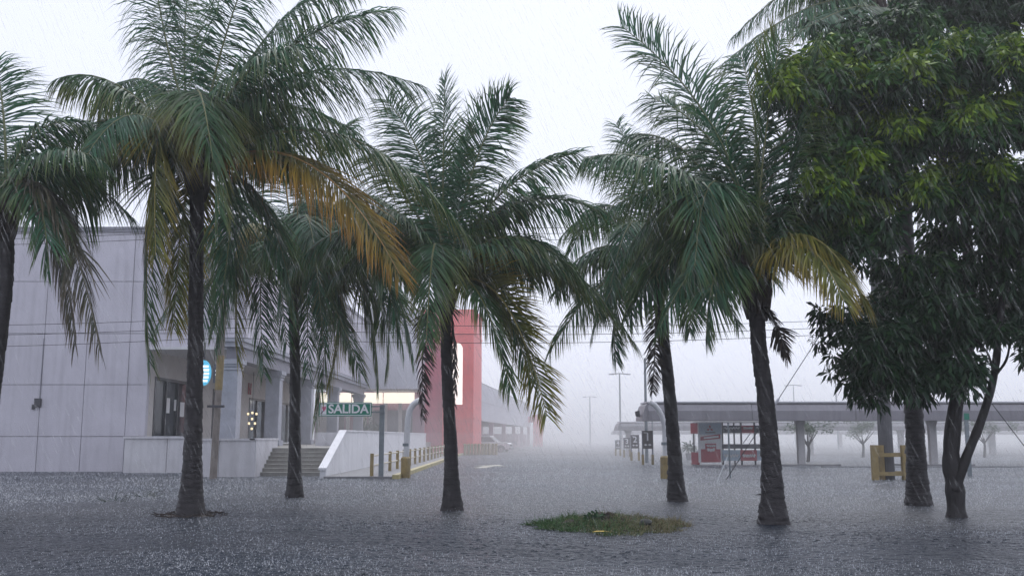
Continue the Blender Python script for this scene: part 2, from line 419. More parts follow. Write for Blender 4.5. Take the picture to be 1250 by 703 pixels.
# cross wing behind the portico, with the glowing fascia
MB().box(XC1+.03, X(503, 92)+.5, 91.8, 99, ZA-.05, 13.5).build('cross_wing_wall', 'grey_panel', mall)
MB().box(XC1-6, X(503, 92)+.5, 99.0, 99.3, GZ, ZA).build('portico_back_wall', 'fade_pink', mall)
x0, x1 = X(388, 98), X(503, 98)+.2
for i in range(3):
    a = x0+(x1-x0)*i/3; b = x0+(x1-x0)*(i+1)/3
    MB().box(a+.06, b-.06, 98.2, 98.4, 4.95, ZA-.12).build('lit_fascia', 'lightband', mall)
for px in (400, 424, 452, 470, 488):
    xx = X(px, 97.6); MB().box(xx-.16, xx+.16, 97.5, 97.8, 1.2, 4.93).build('pilaster', 'beige', mall)
for i, px in enumerate((392, 412, 440, 461, 479, 496)):
    xx = X(px, 98.4); MB().box(xx-.55, xx+.55, 98.6, 98.7, 1.6, 4.3).build('shop_window', ['beige', 'dark', 'rail', 'dark', 'trim', 'dark'][i], mall)

# ================================================================== TERRACE, STAIRS
ter = thing('terrace', (-14, 47, GZ), 'pale concrete terrace wall in front of the shop windows, with worn steps', 'terrace', kind='structure')
TB, XSL, XSR = 43.4, X(313, 43.4), X(404, 43.4)
XB0 = X(246, TB)
MB().box(XS-.3, XC0-1.2, 48.6, FY-.02, GZ, 1.2).box(XB0+.02, XSL-.26, TB+.26, 48.58, GZ, 1.198).box(XS, XSL-.26, FY+.07, 91.7, GZ, 1.196).box(XC0-1.19, XSL-.261, 48.62, FY+.065, GZ, 1.194).build('slab', 'step', ter)
MB().box(XSL-.26, XSR-.158, 46.72, 98.9, GZ, 1.2).build('landing', 'step', ter)
def tw(x0, x1, y0, y1, z0, z1, mt='plaster', nm='parapet_panel'): MB().box(x0, x1, y0, y1, z0, z1).build(nm, mt, ter)
e = [XS-.35, X(205, 48.4), X(238, 48.4), XC0-.9]
for i in range(3): tw(e[i]+.012, e[i+1]-.012, 48.35, 48.6, GZ, 1.62)
tw(XS-.4, XC0-.9, 48.28, 48.64, 1.622, 1.72, nm='coping')
e = [X(246, TB), X(268, TB), XSL-.05]
for i in range(2): tw(e[i]+.012, e[i+1]-.012, TB, TB+.25, GZ, 1.54)
tw(e[0]-.04, XSL-.052, TB-.05, TB+.3, 1.542, 1.63, nm='coping')
tw(XB0, XB0+.25, TB+.252, 48.3, GZ, 1.54)
tw(XSL-.25, XSL, TB+.02, 47.4, GZ, 1.56); tw(XSL-.28, XSL+.03, TB-.05, 47.44, 1.562, 1.64, nm='coping')
ns = 7; y0s = 44.3; dd = .345
for k in range(ns):
    MB().box(XSL+.005, XSR-.16, y0s+dd*k, 46.72 if k == ns-1 else y0s+dd*(k+1)+.02, GZ, .17*(k+1)-.045).box(XSL+.006, XSR-.161, y0s+dd*k-.03, y0s+dd*(k+1)-.031, .17*(k+1)-.044, .17*(k+1)).build('step', 'step', ter)
# low wall at the head of the stairs
MB().box(X(385, 56), X(429, 56), 56, 56.3, 1.2, 1.95).build('planter_wall', 'plaster', ter)
# sloping cheek and long white wall
pts = [(41.9, GZ), (90, GZ), (90, 1.93), (46.7, 1.93), (41.9, .34)]
MB().prism(pts, 'x', XSR-.155, XSR+.10).build('cheek_wall', 'white_wall', ter)
cop = [(41.8, .34), (46.72, 1.935), (90, 1.935), (90, 2.02), (46.66, 2.02), (41.8, .43)]
MB().prism(cop, 'x', XSR-.2, XSR+.14).build('coping', 'white_wall', ter)
# sidewalk and yellow kerb running along the white wall
XK = gnd(487, 583).x
swd = MB().box(XSR+.1, XK-.15, 41.4, 96, GZ, .10).build('sidewalk', 'kerb', kind='structure')
kn = 0
yy = 41.3
while yy < 96:
    L2 = 2.4
    MB().box(XK-.148, XK+.12, yy+.01, min(yy+L2, 96)-.01, GZ, .17).build('kerb_stone', 'yellow_kerb', swd); yy += L2
# plants in the portico
def leafcluster(n, r, leaf, seed, cols, droop=.5, wid=.28, down=0.0):
    rng = np.random.default_rng(seed); V = []; Fq = []; C = []
    for i in range(n):
        d = rng.normal(size=3); d[2] = d[2]*.7 + .15 - down; d /= np.linalg.norm(d)
        st = d * r * rng.uniform(.15, .85)
        g = d + np.array([0, 0, -droop*rng.uniform(.5, 1.4)]) + rng.normal(size=3)*.25; g /= np.linalg.norm(g)
        L = leaf * rng.uniform(.7, 1.25)
        sd = np.cross(g, rng.normal(size=3)); sd /= np.linalg.norm(sd); nn = np.cross(g, sd)
        m = st + g*L*.5 + nn*L*.06; tip = st + g*L + np.array([0, 0, -L*.18])
        k = len(V); wdt = L*wid*.5
        V += [st, m+sd*wdt+nn*wdt*.35, m, m-sd*wdt+nn*wdt*.35, tip]
        Fq += [(k, k+1, k+2), (k, k+2, k+3), (k+1, k+4, k+2), (k+2, k+4, k+3)]
        c = np.array(cols[rng.integers(len(cols))]) * rng.uniform(.7, 1.3)
        C += [c*.9, c, c*.85, c, c*1.05]
    return np.array(V), np.array(Fq), np.array(C)
GR = [(.035, .075, .04), (.05, .09, .045), (.03, .06, .035)]
for i, (px, h) in enumerate(((446, 2.4), (459, 1.7))):
    p = Vector((X(px, 93.5), 93.5, 1.2))
    b = thing('potted_shrub', p, ['tall green potted shrub under the glowing fascia', 'shorter potted shrub under the glowing fascia beside the metal post'][i], 'shrub')
    MB().tube([p, p+Vector((0, 0, .1)), p+Vector((0, 0, .5))], [.22, .26, .34], 10).build('pot', 'trim', b)
    MB().tube([p+Vector((0, 0, .4)), p+Vector((.05, 0, h*.7))], [.05, .03], 6).build('stem', 'twig', b)
    V, Fq, C = leafcluster(420, h*.45, .3, 70+i, GR); V = V*np.array([.75, .75, 1]) + np.array([0, 0, h*.62])
    link('foliage', mesh_np('foliage', V, Fq, C), 'tleaf', b)

# ================================================================== ARCH TOWER (red)
tp = Vector((X(503, 100), 100, GZ))
TWW = X(578, 100) - tp.x
tow = thing('arch_tower', tp, 'tall coral red entrance tower with a glowing arched opening', 'tower', rz=R(-4), local=True)
ax0, ax1, zs, zt2, TH = 3.55, 5.0, 5.0, 11.3, 14.2
MB().box(0, 3.0, .5, 8, 0, TH).build('side_pier', 'pink', tow)
MB().box(3.0, TWW, 0, 8, 0, zs).build('pier_base', 'coral', tow)
MB().box(ax1, TWW, 0, 8, zs+.002, TH).build('pier', 'coral', tow)
MB().box(3.002, ax0, 0, 8, zs+.002, TH).build('pier', 'pink', tow)
arc = [(ax0, TH), (ax0, zt2-.8)] + [((ax0+ax1)/2 - (ax1-ax0)/2*math.cos(q), zt2-.8+(ax1-ax0)/2*math.sin(q)) for q in [math.pi*i/12 for i in range(1, 12)]] + [(ax1, zt2-.8), (ax1, TH)]
MB().prism(arc, 'y', 0.002, 7.99).build('arch_head', 'coral', tow)
MB().box(ax0+.01, ax1-.01, .9, 1.0, zs+.01, zt2+.05).build('arch_window', 'litwin', tow)
for z in (3.55, 12.0):
    MB().box(3.0-.05, TWW+.07, -.10, 8.05, z, z+.16).build('band', 'coral', tow)
    MB().box(-.05, 2.94, .40, 8.04, z, z+.16).build('band', 'pink', tow)
MB().box(-.1, TWW+.12, -.15, 8.1, TH+.002, TH+.3).build('cap', 'coral', tow)

# ================================================================== FAR WING
p0 = Vector((X(586, 108.2), 108.2, GZ)); 
fw = thing('far_wing', p0, 'long grey mall wing receding behind the red tower, open ground floor with lit windows', 'building', rz=R(-5), local=True)
LEN = 80
n = 10
for i in range(n):
    b0, b1 = LEN*i/n, LEN*(i+1)/n
    MB().box(-.3, 0, b0+.03, b1-.03, 3.55, 5.6).build('wall_panel', 'grey_panel', fw)
    MB().box(-.3, 0, b0+.03, b1-.03, 5.64, 7.6).build('wall_panel', 'grey_panel', fw)
MB().box(-16, -.05, 0, LEN, 3.7, 7.7).build('upper_storey', 'joint', fw)
MB().box(-16, -9, 0, LEN, 0, 3.69).build('back_wall', 'fade_pink', fw)
for b in (14, 30, 46, 62, 78): MB().box(-.6, -.1, b, b+.5, 0, 3.7).build('column', 'fade_pink', fw)
for b in (7, 14, 22, 32): MB().box(-8.98, -8.9, b, b+1.8, 2.3, 3.2).build('lit_window', 'litwin', fw)
MB().box(-8.97, -8.9, 42, 66, 2.5, 3.1).build('light_strip', 'litwin', fw)
MB().box(-9, -.62, 56, 56.4, 0, 2.3).box(-.9, -.61, 57, 77, 0, 2.3).build('low_wall', 'fade_pink', fw)
# portal pillar at the far end
q0 = Vector((X(651, 180), 180, GZ))
pt = thing('portal_pillar', q0, 'pink portal pillar at the far end of the grey wing', 'pillar', local=True)
MB().box(0, 1.7, 0, 2, 0, 5.4).build('shaft', 'coral', pt)
MB().box(-.15, 1.85, -.15, 2.15, 5.402, 5.8).build('cap', 'pink', pt)
MB().box(-5, -.01, .3, 1.7, 4.4, 5.4).build('lintel', 'pink', pt)

# ================================================================== WHITE CAR
def car(loc, rz, label):
    c = thing('pickup_truck', loc, label, 'car', rz=rz, local=True)
    prof = [(-2.55, .45), (2.5, .45), (2.62, .62), (2.6, 1.0), (2.35, 1.16), (1.15, 1.22), (-2.5, 1.2), (-2.6, .9)]
    MB().prism(prof, 'y', -.95, .95).build('body', 'carpaint', c)
    m = MB()
    b = [(-2.45, -.9, 1.202), (1.15, -.9, 1.202), (1.15, .9, 1.202), (-2.45, .9, 1.202)]
    t = [(-2.3, -.74, 1.93), (.35, -.74, 1.93), (.35, .74, 1.93), (-2.3, .74, 1.93)]
    m.quadbox(b+t); cab = m.build('cabin', 'carpaint', c)
    for s in (-1, 1):
        for (xa, xb, xc, xd) in ((-2.2, -.95, -.95, -2.12), (-.7, .98, .38, -.7)):
            f = lambda x, z: (x, s*(.9-.16*(z-1.2)/.73+.012), z)
            mm = MB(); n = 0
            mm.v = [f(xa, 1.27), f(xb, 1.27), f(xc, 1.82), f(xd, 1.82)]
            mm.v += [(x, yv-s*.02, z) for x, yv, z in mm.v]
            mm.f = [(0, 1, 2, 3), (7, 6, 5, 4), (0, 4, 5, 1), (1, 5, 6, 2), (2, 6, 7, 3), (3, 7, 4, 0)]
            mm.build('window', 'carglass', cab)
    mm = MB(); mm.v = [(1.165, -.78, 1.25), (1.165, .78, 1.25), (.43, .66, 1.87), (.43, -.66, 1.87)]
    mm.v += [(x-.03, y, z-.02) for x, y, z in mm.v]; mm.f = [(0, 1, 2, 3), (7, 6, 5, 4), (0, 4, 5, 1), (1, 5, 6, 2), (2, 6, 7, 3), (3, 7, 4, 0)]
    mm.build('windscreen', 'carglass', cab)
    for xx in (-1.6, 1.65):
        for s in (-1, 1):
            w_ = thing('wheel', (xx, s*.82, .38), None, None, local=True); w_.parent = c
            ty = MB().tube([(0, -.15, 0), (0, -.13, 0), (0, .13, 0), (0, .15, 0)], [.3, .38, .38, .3], 18).build('tyre', 'tyre', w_)
            MB().tube([(0, s*.152, 0), (0, s*.165, 0)], [.24, .2], 12).build('rim', 'chrome', w_)
            MB().prism([(xx+.5*math.cos(q), .44+.48*math.sin(q)) for q in [math.pi*i/10 for i in range(11)]], 'y', s*.953, s*.962).build('wheel_arch', 'tyre', c)
    for s in (-1, 1): MB().box(2.45, 2.63, s*.7-.2, s*.7+.2, .78, 1.02).build('headlight', 'chrome', c)
    MB().box(2.5, 2.635, -.48, .48, .76, 1.02).build('grille', 'tyre', c)
    MB().box(2.4, 2.75, -.93, .93, .46, .68).build('bumper', 'chrome', c)
    return c
car((X(628, 113)-2.9, 114.0, GZ), R(-14), 'white boxy pickup truck parked behind the row of yellow posts')

# row of yellow posts by the tower
pb = MB().tube([(0, 0, 0), (0, 0, 1.12), (0, 0, 1.2)], [.15, .15, .08], 10); pb.sm = False
pmesh = pb.mesh('bollard'); pmesh.materials.append(M['yellow'])
for i in range(10):
    Yb = 94 + i*.45
    link('bollard', pmesh, None, loc=(X(568+i*4.2, Yb), Yb, GZ), label='yellow post in the row in front of the white pickup truck', cat='bollard', group='yellow posts by the red tower')

# yellow railing along the ramp
ral = thing('railing', (XK-.4, 43, .1), 'low railing with yellow posts along the white wall', 'railing')
XR = gnd(453, 584).x + .0
rx = lambda Y: XR + (Y-41.8)*.0
Y0r, Y1r = 41.8, 92
for z in (.52, .92):
    MB().tube([(XR, Y0r, z), (XR, 60, z), (XR, Y1r, z)], .035, 6).build('rail', 'rail', ral)
yy = Y0r; i = 0
while yy < Y1r:
    MB().box(XR-.07, XR+.07, yy-.05, yy+.05, .0 if yy > 41.4 else GZ, 1.02).build('post', 'yellow', ral); yy += 3.1

# ================================================================== SIGN "SALIDA"
sb = gnd(465, 584); sb.z = GZ
Ys = sb.y
sg = thing('exit_sign', sb, 'green road sign with white lettering on a grey steel post', 'sign')
tl = at(390, 491, Ys); br = at(454, 508, Ys)
tr_, bl = at(454, 491.5, Ys), at(390, 509, Ys)
MB().box(sb.x-.10, sb.x+.10, Ys-.06, Ys+.06, GZ, at(465, 494, Ys).z).build('post', 'galv', sg)
xa, xb, za, zb = tl.x, br.x, br.z, tl.z
bd = MB().box(xa, xb, Ys-.16, Ys-.12, za, zb).build('board', 'sign_green', sg)
for z in (za+.14, zb-.2): MB().box(xb-.6, sb.x+.12, Ys-.118, Ys-.062, z, z+.06).build('bracket', 'galv', sg)
e = .03
MB().box(xa+e, xb-e, Ys-.172, Ys-.162, zb-2*e, zb-e).box(xa+e, xb-e, Ys-.172, Ys-.162, za+e, za+2*e).box(xb-2*e, xb-e, Ys-.172, Ys-.162, za+2*e, zb-2*e).build('border', 'sign_white', bd)
sqx = xa+.33
MB().box(xa+.06, sqx, Ys-.176, Ys-.163, za+.08, zb-.08).build('emblem_plate', 'sign_white', bd)
hc = Vector((xa+.23, Ys, (za+zb)/2+.03)); hs = .013
heart = [(hc.x+hs*.62*16*math.sin(q)**3*.62, hc.z+hs*.62*(13*math.cos(q)-5*math.cos(2*q)-2*math.cos(3*q)-math.cos(4*q))) for q in [2*math.pi*i/24 for i in range(24)]]
MB().prism(heart, 'y', Ys-.184, Ys-.177).build('heart', 'sign_pink', bd)
MB().prism([(xa+.07, za+.1), (xa+.15, za+.1), (xa+.23, za+.24), (xa+.19, za+.26)], 'y', Ys-.183, Ys-.177).build('emblem_stroke', 'trim', bd)
me = text_mesh('lettering', 'SALIDA', .50, .006, .012)
xsz = [v.co.x for v in me.vertices]; wd = max(xsz)-min(xsz); target = (xb-.12)-(sqx+.07)
for v in me.vertices: v.co.x *= target/wd
link('lettering', me, 'sign_white', bd, loc=Vector(((sqx+.07+xb-.12)/2, Ys-.168, (za+zb)/2)) - sb)

# ================================================================== CURVED WHITE POSTS
def goose(px, py, pts, r, label, ytop, rz=0):
    b = gnd(px, py); b.z = GZ
    g = thing('curved_post', b, label, 'post')
    P = [Vector((b.x, b.y, GZ))] + [at(x, y_, b.y) for x, y_ in pts]
    t = MB().tube(P, r, 10); t.sm = True; t.build('pipe', 'white_metal', g)
    zt = at(px, ytop, b.y).z
    s = MB().tube([(b.x, b.y-.0, GZ), (b.x, b.y, zt), (b.x, b.y, zt+.06)], [r+.08, r+.08, r+.02], 12).build('yellow_sleeve', 'yellow', g)
    MB().tube([(b.x, b.y, zt+.5), (b.x, b.y, zt+.62)], r+.02, 10).build('collar', 'galv', g)
    return g
goose(495, 583, [(496, 552), (497, 528), (498, 511), (500, 501), (504, 494), (509, 490), (514, 488)], .13, 'white curved pipe post with a yellow sleeve beside the railing', 559)
goose(812, 584, [(812, 552), (811.5, 528), (810.5, 517), (808, 508), (804, 500), (799, 494), (793, 490)], .11, 'white curved pipe post with a yellow sleeve in front of the numbered boards', 558)

# ================================================================== PARKING CANOPIES (right)
def canopy(Y, x0, x1, zb_, zt_, depth, ncol, colx, label, w=.40, cols_=True):
    c = thing('canopy', (x0+2, Y+depth/2, GZ), label, 'canopy')
    r_ = (zt_-zb_)
    prof = [(Y-.02, zb_), (Y-.05, zb_+r_*.55), (Y+.12, zb_+r_*.85), (Y+.4, zt_-.02), (Y+depth-.4, zt_-.02), (Y+depth, zb_+r_*.6), (Y+depth, zb_)]
    x = x0; L_ = 6.1; first = True
    while x < x1-.1:
        a, b = x+(.0 if first else .02), min(x+L_, x1)-.02
        MB().prism(prof, 'x', a, b).build('fascia_panel', 'canopy', c); x += L_; first = False
    e = [(x0-.34, zb_), (x0-.28, zb_+r_*.45), (x0-.14, zb_+r_*.85), (x0-.005, zt_-.03), (x0-.005, zb_)]
    MB().prism(e, 'y', Y+.05, Y+depth-.05).build('end_cap', 'canopy', c)
    MB().box(x0-.05, x1, Y+.2, Y+depth-.2, zt_+.001, zt_+.09).build('roof_edge', 'canopy_edge', c)
    for xx in colx:
        MB().box(xx-w/2, xx+w/2, Y+depth/2-w/2, Y+depth/2+w/2, GZ, zb_-.3).quadbox(
            [(xx-w/2, Y+depth/2-.2, zb_-.299), (xx+w/2, Y+depth/2-.2, zb_-.299), (xx+w/2, Y+depth/2+.2, zb_-.299), (xx-w/2, Y+depth/2+.2, zb_-.299),
             (xx-w*.75, Y+depth/2-.2, zb_-.003), (xx+w*.75, Y+depth/2-.2, zb_-.003), (xx+w*.75, Y+depth/2+.2, zb_-.003), (xx-w*.75, Y+depth/2+.2, zb_-.003)]).build('column', 'column', c)
    return c
Yc = 59.0
cx = [X(977, Yc+1.7)+(i)*7.95 for i in range(-1, 5)]
canopy(Yc, X(792, Yc), 62, at(800, 513, Yc).z, at(800, 491.5, Yc).z, 3.4, 6, cx, 'nearest long grey flat canopy with a curved end, on pale columns', .40)
canopy(98, X(758, 98), 90, at(760, 525, 98).z, at(760, 515.5, 98).z, 3.4, 0, [X(765, 101)+9*i for i in range(9)], 'second grey canopy row behind the nearest canopy', .5)
canopy(150, X(751, 150), 140, at(760, 530, 150).z, at(760, 525, 150).z, 3.4, 0, [X(756, 154)+11*i for i in range(10)], 'faint far canopy row in the rain haze', .5)
# islands under the canopy
for i, xx in enumerate(cx[1:]):
    MB().prism([(xx-2.1, Yc+.9), (xx-1.7, Yc+.6), (xx+1.7, Yc+.6), (xx+2.1, Yc+.9), (xx+2.1, Yc+2.5), (xx+1.7, Yc+2.8), (xx-1.7, Yc+2.8), (xx-2.1, Yc+2.5)], 'z', GZ, .10).build('traffic_island', 'kerb', kind='structure')
kk = MB(); 
kx0, kx1 = X(1000, 57.5), 60
kb = MB().box(kx0, kx1, 57.2, 57.5, GZ, .05).build('kerb', 'kerb', kind='structure')
# painted arrow on the ramp, just showing through the water
ry = gnd(592, 569).y
ahx = X(592, ry)
MB().prism([(ahx-.5, ry-3.2), (ahx+.1, ry-3.2), (ahx+.55, ry+.3), (ahx+1.2, ry+.3), (ahx+.75, ry+3.2), (ahx-.7, ry+.3), (ahx-.05, ry+.3)], 'z', GZ, .010).build('painted_arrow', 'worn_paint', kind='structure')

# numbered boards
def numboard(px, y0, y1, ybase, wpx, n, label):
    b = gnd(px, ybase); b.z = GZ; Y = b.y
    t = thing('number_board', b, label, 'sign', 'numbered lane boards')
    za, zb = at(px, y1, Y).z, at(px, y0, Y).z; w_ = wpx*Y/1229/2
    bd = MB().box(b.x-w_, b.x+w_, Y-.05, Y+.0, za, zb).build('board', 'sign_brown', t)
    for s in (-1, 1):
        lg = MB().box(b.x+s*w_-.045, b.x+s*w_+.045, Y+.003, Y+.09, GZ, zb).build('leg', 'trim', t)
        MB().box(b.x+s*w_-.075, b.x+s*w_+.075, Y-.04, Y+.13, GZ, .62).build('yellow_sleeve', 'yellow', lg)
    me = text_mesh('numeral', n, (zb-za)*.62, .006, .012)
    link('numeral', me, 'sign_white', bd, loc=Vector((b.x, Y-.058, za+(zb-za)*.64)) - b)
    z = za+(zb-za)*.22; h = .05
    ar = MB()
    for s in (-1, 1):
        ar.prism([(b.x+s*w_*.75, z), (b.x+s*w_*.38, z+h*1.6), (b.x+s*w_*.38, z+h*.6), (b.x+s*w_*.12, z+h*.6), (b.x+s*w_*.12, z-h*.6), (b.x+s*w_*.38, z-h*.6), (b.x+s*w_*.38, z-h*1.6)][::(1 if s < 0 else -1)], 'y', Y-.062, Y-.052)
    ar.build('arrows', 'sign_white', bd)
    MB().box(b.x-w_*.8, b.x-w_*.1, Y-.062, Y-.052, zb-.14, zb-.10).build('stroke', 'sign_white', bd)
numboard(791, 525.5, 547.5, 567, 12, '1', 'dark board with white number 1 on yellow-footed legs')
numboard(775.5, 530.5, 547, 562, 9, '2', 'dark board with white number 2 on two legs')
numboard(765.5, 534, 547, 558, 7, '3', 'dark board with white number 3, paler in the haze')
numboard(754.5, 537, 548, 556, 5.5, '4', 'farthest small number board, nearly lost in the haze')

# floodlight on the canopy end, poles
fl = at(779, 505, Yc+.5)
f_ = thing('floodlight', fl, 'small dark floodlight at the curved end of the nearest canopy', 'lamp')
MB().tube([fl+Vector((.9, .3, -.35)), fl+Vector((.4, .2, -.1)), fl+Vector((.05, 0, -.1))], .03, 6).build('bracket', 'galv', f_)
MB().quadbox([fl+Vector(v) for v in ((-.14, -.12, -.14), (.1, -.12, -.2), (.1, .12, -.2), (-.14, .12, -.14), (-.18, -.16, .14), (.06, -.16, .2), (.06, .16, .2), (-.18, .16, .14))]).build('housing', 'frame', f_)
def lightpole(px, Y, ytop, r, label, arms=True):
    x = X(px, Y); zt = at(px, ytop, Y).z
    p = thing('light_pole', (x, Y, GZ), label, 'light pole')
    MB().tube([(x, Y, GZ), (x, Y, zt)], [r, r*.6], 8).build('pole', 'galv', p)
    if arms:
        MB().tube([(x-1.0, Y, zt-.05), (x, Y, zt+.03), (x+1.0, Y, zt-.05)], .06, 6).build('arm', 'galv', p)
        for s in (-1, 1): MB().box(x+s*1.0-.3, x+s*1.0+.3, Y-.15, Y+.15, zt-.14, zt-.02).build('lamp_head', 'trim', p)
lightpole(757.5, 120, 456, .13, 'tall thin twin-arm light pole left of the number boards, in the haze')
lightpole(720.5, 185, 484, .15, 'faint twin-arm light pole farthest off over the flooded road')
lightpole(789, 67.2, 437, .12, 'plain grey pole rising behind the curved end of the nearest canopy', False)
lightpole(796.5, 80, 470, .06, 'thin pale pole beside the plain grey pole behind the canopy end', False)
lightpole(1023, 130, 451, .12, 'thin twin-arm light pole behind the long canopy, near the concrete pole')
lightpole(971, 150, 470, .10, 'short thin twin-arm light pole behind the long canopy, by the pale column')
lightpole(1205, 130, 440, .12, 'thin twin-arm light pole seen under the leafy tree')

# ================================================================== KIOSK
Yk = 62.5
ks = thing('promotion_stand', (X(892, Yk), Yk, GZ), 'open frame sales stand covered in red, white and blue banners under the canopy', 'stand')
kp = lambda px, py: at(px, py, Yk)
def kb_(px0, px1, py0, py1, mat, nm, d0=0, d1=.05, parent=None):
    a, b = kp(px0, py1), kp(px1, py0)
    return MB().box(a.x, b.x, Yk+d0, Yk+d1, max(a.z, GZ), b.z).build(nm, mat, parent or ks)
zb0 = kp(900, 566).z
pl = kb_(853, 881, 515.5, 564, 'sign_white', 'end_panel', 0, .06)
kb_(853.5, 880.5, 516, 530, 'blue_print', 'blue_print', -.012, -.002, pl)
kb_(856, 879.5, 548, 564, 'red_print', 'red_print', -.012, -.002, pl)
a = kp(857, 535); b = kp(879, 530.5)
MB().prism([(a.x-.1, a.z-.12), (b.x, a.z), (b.x, b.z+.05), (a.x-.1, b.z-.12)], 'y', Yk-.03, Yk-.013).build('red_ribbon', 'red_print', pl)
MB().prism([(a.x+.1, a.z-.03), (b.x-.1, a.z+.06), (b.x-.1, b.z-.04), (a.x+.1, b.z-.14)], 'y', Yk-.036, Yk-.031).build('script', 'sign_white', pl)
kb_(861, 874, 541, 553, 'red_print', 'red_badge', -.026, -.014, pl)
def squig(px0, px1, py, amp, nm, par, mat='sign_white', n=14, d=-.036):
    P = []
    for i in range(n+1):
        q = kp(px0+(px1-px0)*i/n, py); P.append(Vector((q.x, Yk+d, q.z+amp*math.sin(i*1.9))))
    MB().tube(P, .042, 5).build(nm, mat, par)
squig(862.5, 873, 544, .05, 'script', pl); squig(863, 872, 549, .12, 'script', pl)
lg = kp(866.5, 523)            # red three pointed emblem
for rr in (90, 210, 330):
    q = R(rr); t = .22
    c1 = Vector((lg.x, lg.z)); d = Vector((math.cos(q), math.sin(q))); e_ = Vector((-d.y, d.x))*.075
    MB().prism([tuple(c1+d*.02), tuple(c1+d*t*.55+e_), tuple(c1+d*t), tuple(c1+d*t*.55-e_)], 'y', Yk-.024, Yk-.014).build('emblem', 'red_print', pl)
squig(861, 873, 527.5, .01, 'script', pl, 'navy_print')
# side
a = kp(847, 566); b = kp(853, 515)
MB().quadbox([(a.x, Yk+.8, GZ), (b.x-.02, Yk+.02, GZ), (b.x-.02, Yk+.07, GZ), (a.x, Yk+.85, GZ), (a.x, Yk+.8, .75), (b.x-.02, Yk+.02, .75), (b.x-.02, Yk+.07, .75), (a.x, Yk+.85, .75)]).build('side_panel', 'red_print', ks)
MB().quadbox([(a.x, Yk+.8, 1.9), (b.x-.02, Yk+.02, 1.9), (b.x-.02, Yk+.07, 1.9), (a.x, Yk+.85, 1.9), (a.x, Yk+.8, 2.55), (b.x-.02, Yk+.02, 2.55), (b.x-.02, Yk+.07, 2.55), (a.x, Yk+.85, 2.55)]).build('side_panel', 'red_print', ks)
for px in (882.5, 905.5, 922, 947):
    p_ = kp(px, 540); MB().box(p_.x-.05, p_.x+.05, Yk+.08, Yk+.18, GZ, kp(px, 515.5).z).build('post', 'frame', ks)
for px in (850, 900, 947):
    p_ = kp(px, 540); MB().box(p_.x-.04, p_.x+.04, Yk+.8, Yk+.88, GZ, kp(px, 515.5).z).build('post', 'frame', ks)
kb_(848, 949, 514.6, 515.6, 'canopy_edge', 'roof', 0, .9)
for (x0, x1, m_, sq) in ((882, 905, 'navy_print', 1), (905.3, 920.5, 'red_print', 1), (920.8, 948, 'navy_print', 1)):
    q = kb_(x0, x1, 519, 528.5, m_, 'top_banner'); squig(x0+2, x1-2, 522.5, .06, 'script', q, n=18)
kb_(881.5, 948, 541.8, 547.3, 'navy_print', 'counter', -.05, .5)
for (x0, x1, m_, sq) in ((881.5, 903.5, 'blue_print', 1), (904, 924, 'red_print', 1), (924.3, 948, 'blue_print', 1)):
    q = kb_(x0, x1, 549, 562, m_, 'lower_banner'); squig(x0+2, x1-2, 556, .11, 'script', q, n=18)
p1, p2 = kp(907.5, 541), kp(917, 528)
MB().tube([(p1.x, Yk+.12, p1.z), (p2.x, Yk+.12, p2.z)], .025, 5).build('brace', 'frame', ks)
# bin and planter beside the stand
p = gnd(855, 563.5, 0); b_ = thing('litter_bin', (p.x, p.y, GZ), 'small grey litter bin by the promotion stand', 'bin')
MB().tube([(p.x, p.y, GZ), (p.x, p.y, .75), (p.x, p.y, .8)], [.22, .28, .2], 12).build('body', 'column', b_)
MB().tube([(p.x, p.y, .8), (p.x, p.y, .9)], [.29, .1], 12).build('lid', 'trim', b_)
p = gnd(845, 561, 0); b_ = thing('potted_plant', (p.x-.2, p.y, GZ), 'spiky potted plant next to the litter bin', 'plant')
MB().tube([(p.x-.2, p.y, GZ), (p.x-.2, p.y, .5)], [.2, .3], 10).build('pot', 'column', b_)
V, Fq, C = leafcluster(140, .4, .45, 5, GR, .15, .18); V = V + np.array([0, 0, 1.0])
link('foliage', mesh_np('foliage', V, Fq, C), 'tleaf', b_)

# thin pole with stay
a = gnd(891.5, 583); tpz = at(891, 515.5, a.y).z
t_ = thing('sign_stake', (a.x, a.y, GZ), 'thin dark bare stake with a slanting stay in front of the promotion stand', 'post')
MB().tube([(a.x, a.y, GZ), (a.x-.02, a.y, tpz)], .035, 6).build('stake', 'galv', t_)
b = gnd(873, 589); MB().tube([(b.x, b.y, GZ), (a.x-.05, a.y, .95)], .016, 5).build('stay', 'galv', t_)

# ================================================================== UTILITY POLES, FRAME, WIRES
up = gnd(1083.5, 585); up.z = GZ
u1 = thing('utility_pole', up, 'thick grey concrete utility pole inside the yellow barrier', 'pole')
MB().tube([up, (up.x, up.y, 5), (up.x-.05, up.y, 11.2)], [.30, .26, .19], 16).build('shaft', 'concrete_pole', u1)
MB().box(up.x-1.1, up.x+1.1, up.y-.30, up.y-.2, 9.8, 9.95).build('crossarm', 'galv', u1)
lp_ = gnd(260, 584); lp_.z = GZ
u2 = thing('utility_pole', lp_, 'slim weathered utility pole with a yellow band behind the tallest trunk by the terrace', 'pole')
MB().tube([lp_, (lp_.x+.1, lp_.y, 5), (lp_.x+.22, lp_.y, 11.2)], [.15, .135, .10], 12).build('shaft', 'timber_pole', u2)
za, zb = at(263, 476, lp_.y).z, at(263, 434, lp_.y).z
MB().tube([(lp_.x+.07, lp_.y, za), (lp_.x+.1, lp_.y, zb)], .158, 12).build('yellow_band', 'yellow', u2)
zc = at(262, 496, lp_.y).z
MB().box(lp_.x-.3, lp_.x+.42, lp_.y-.26, lp_.y-.2, zc-.05, zc+.05).build('clamp', 'frame', u2)
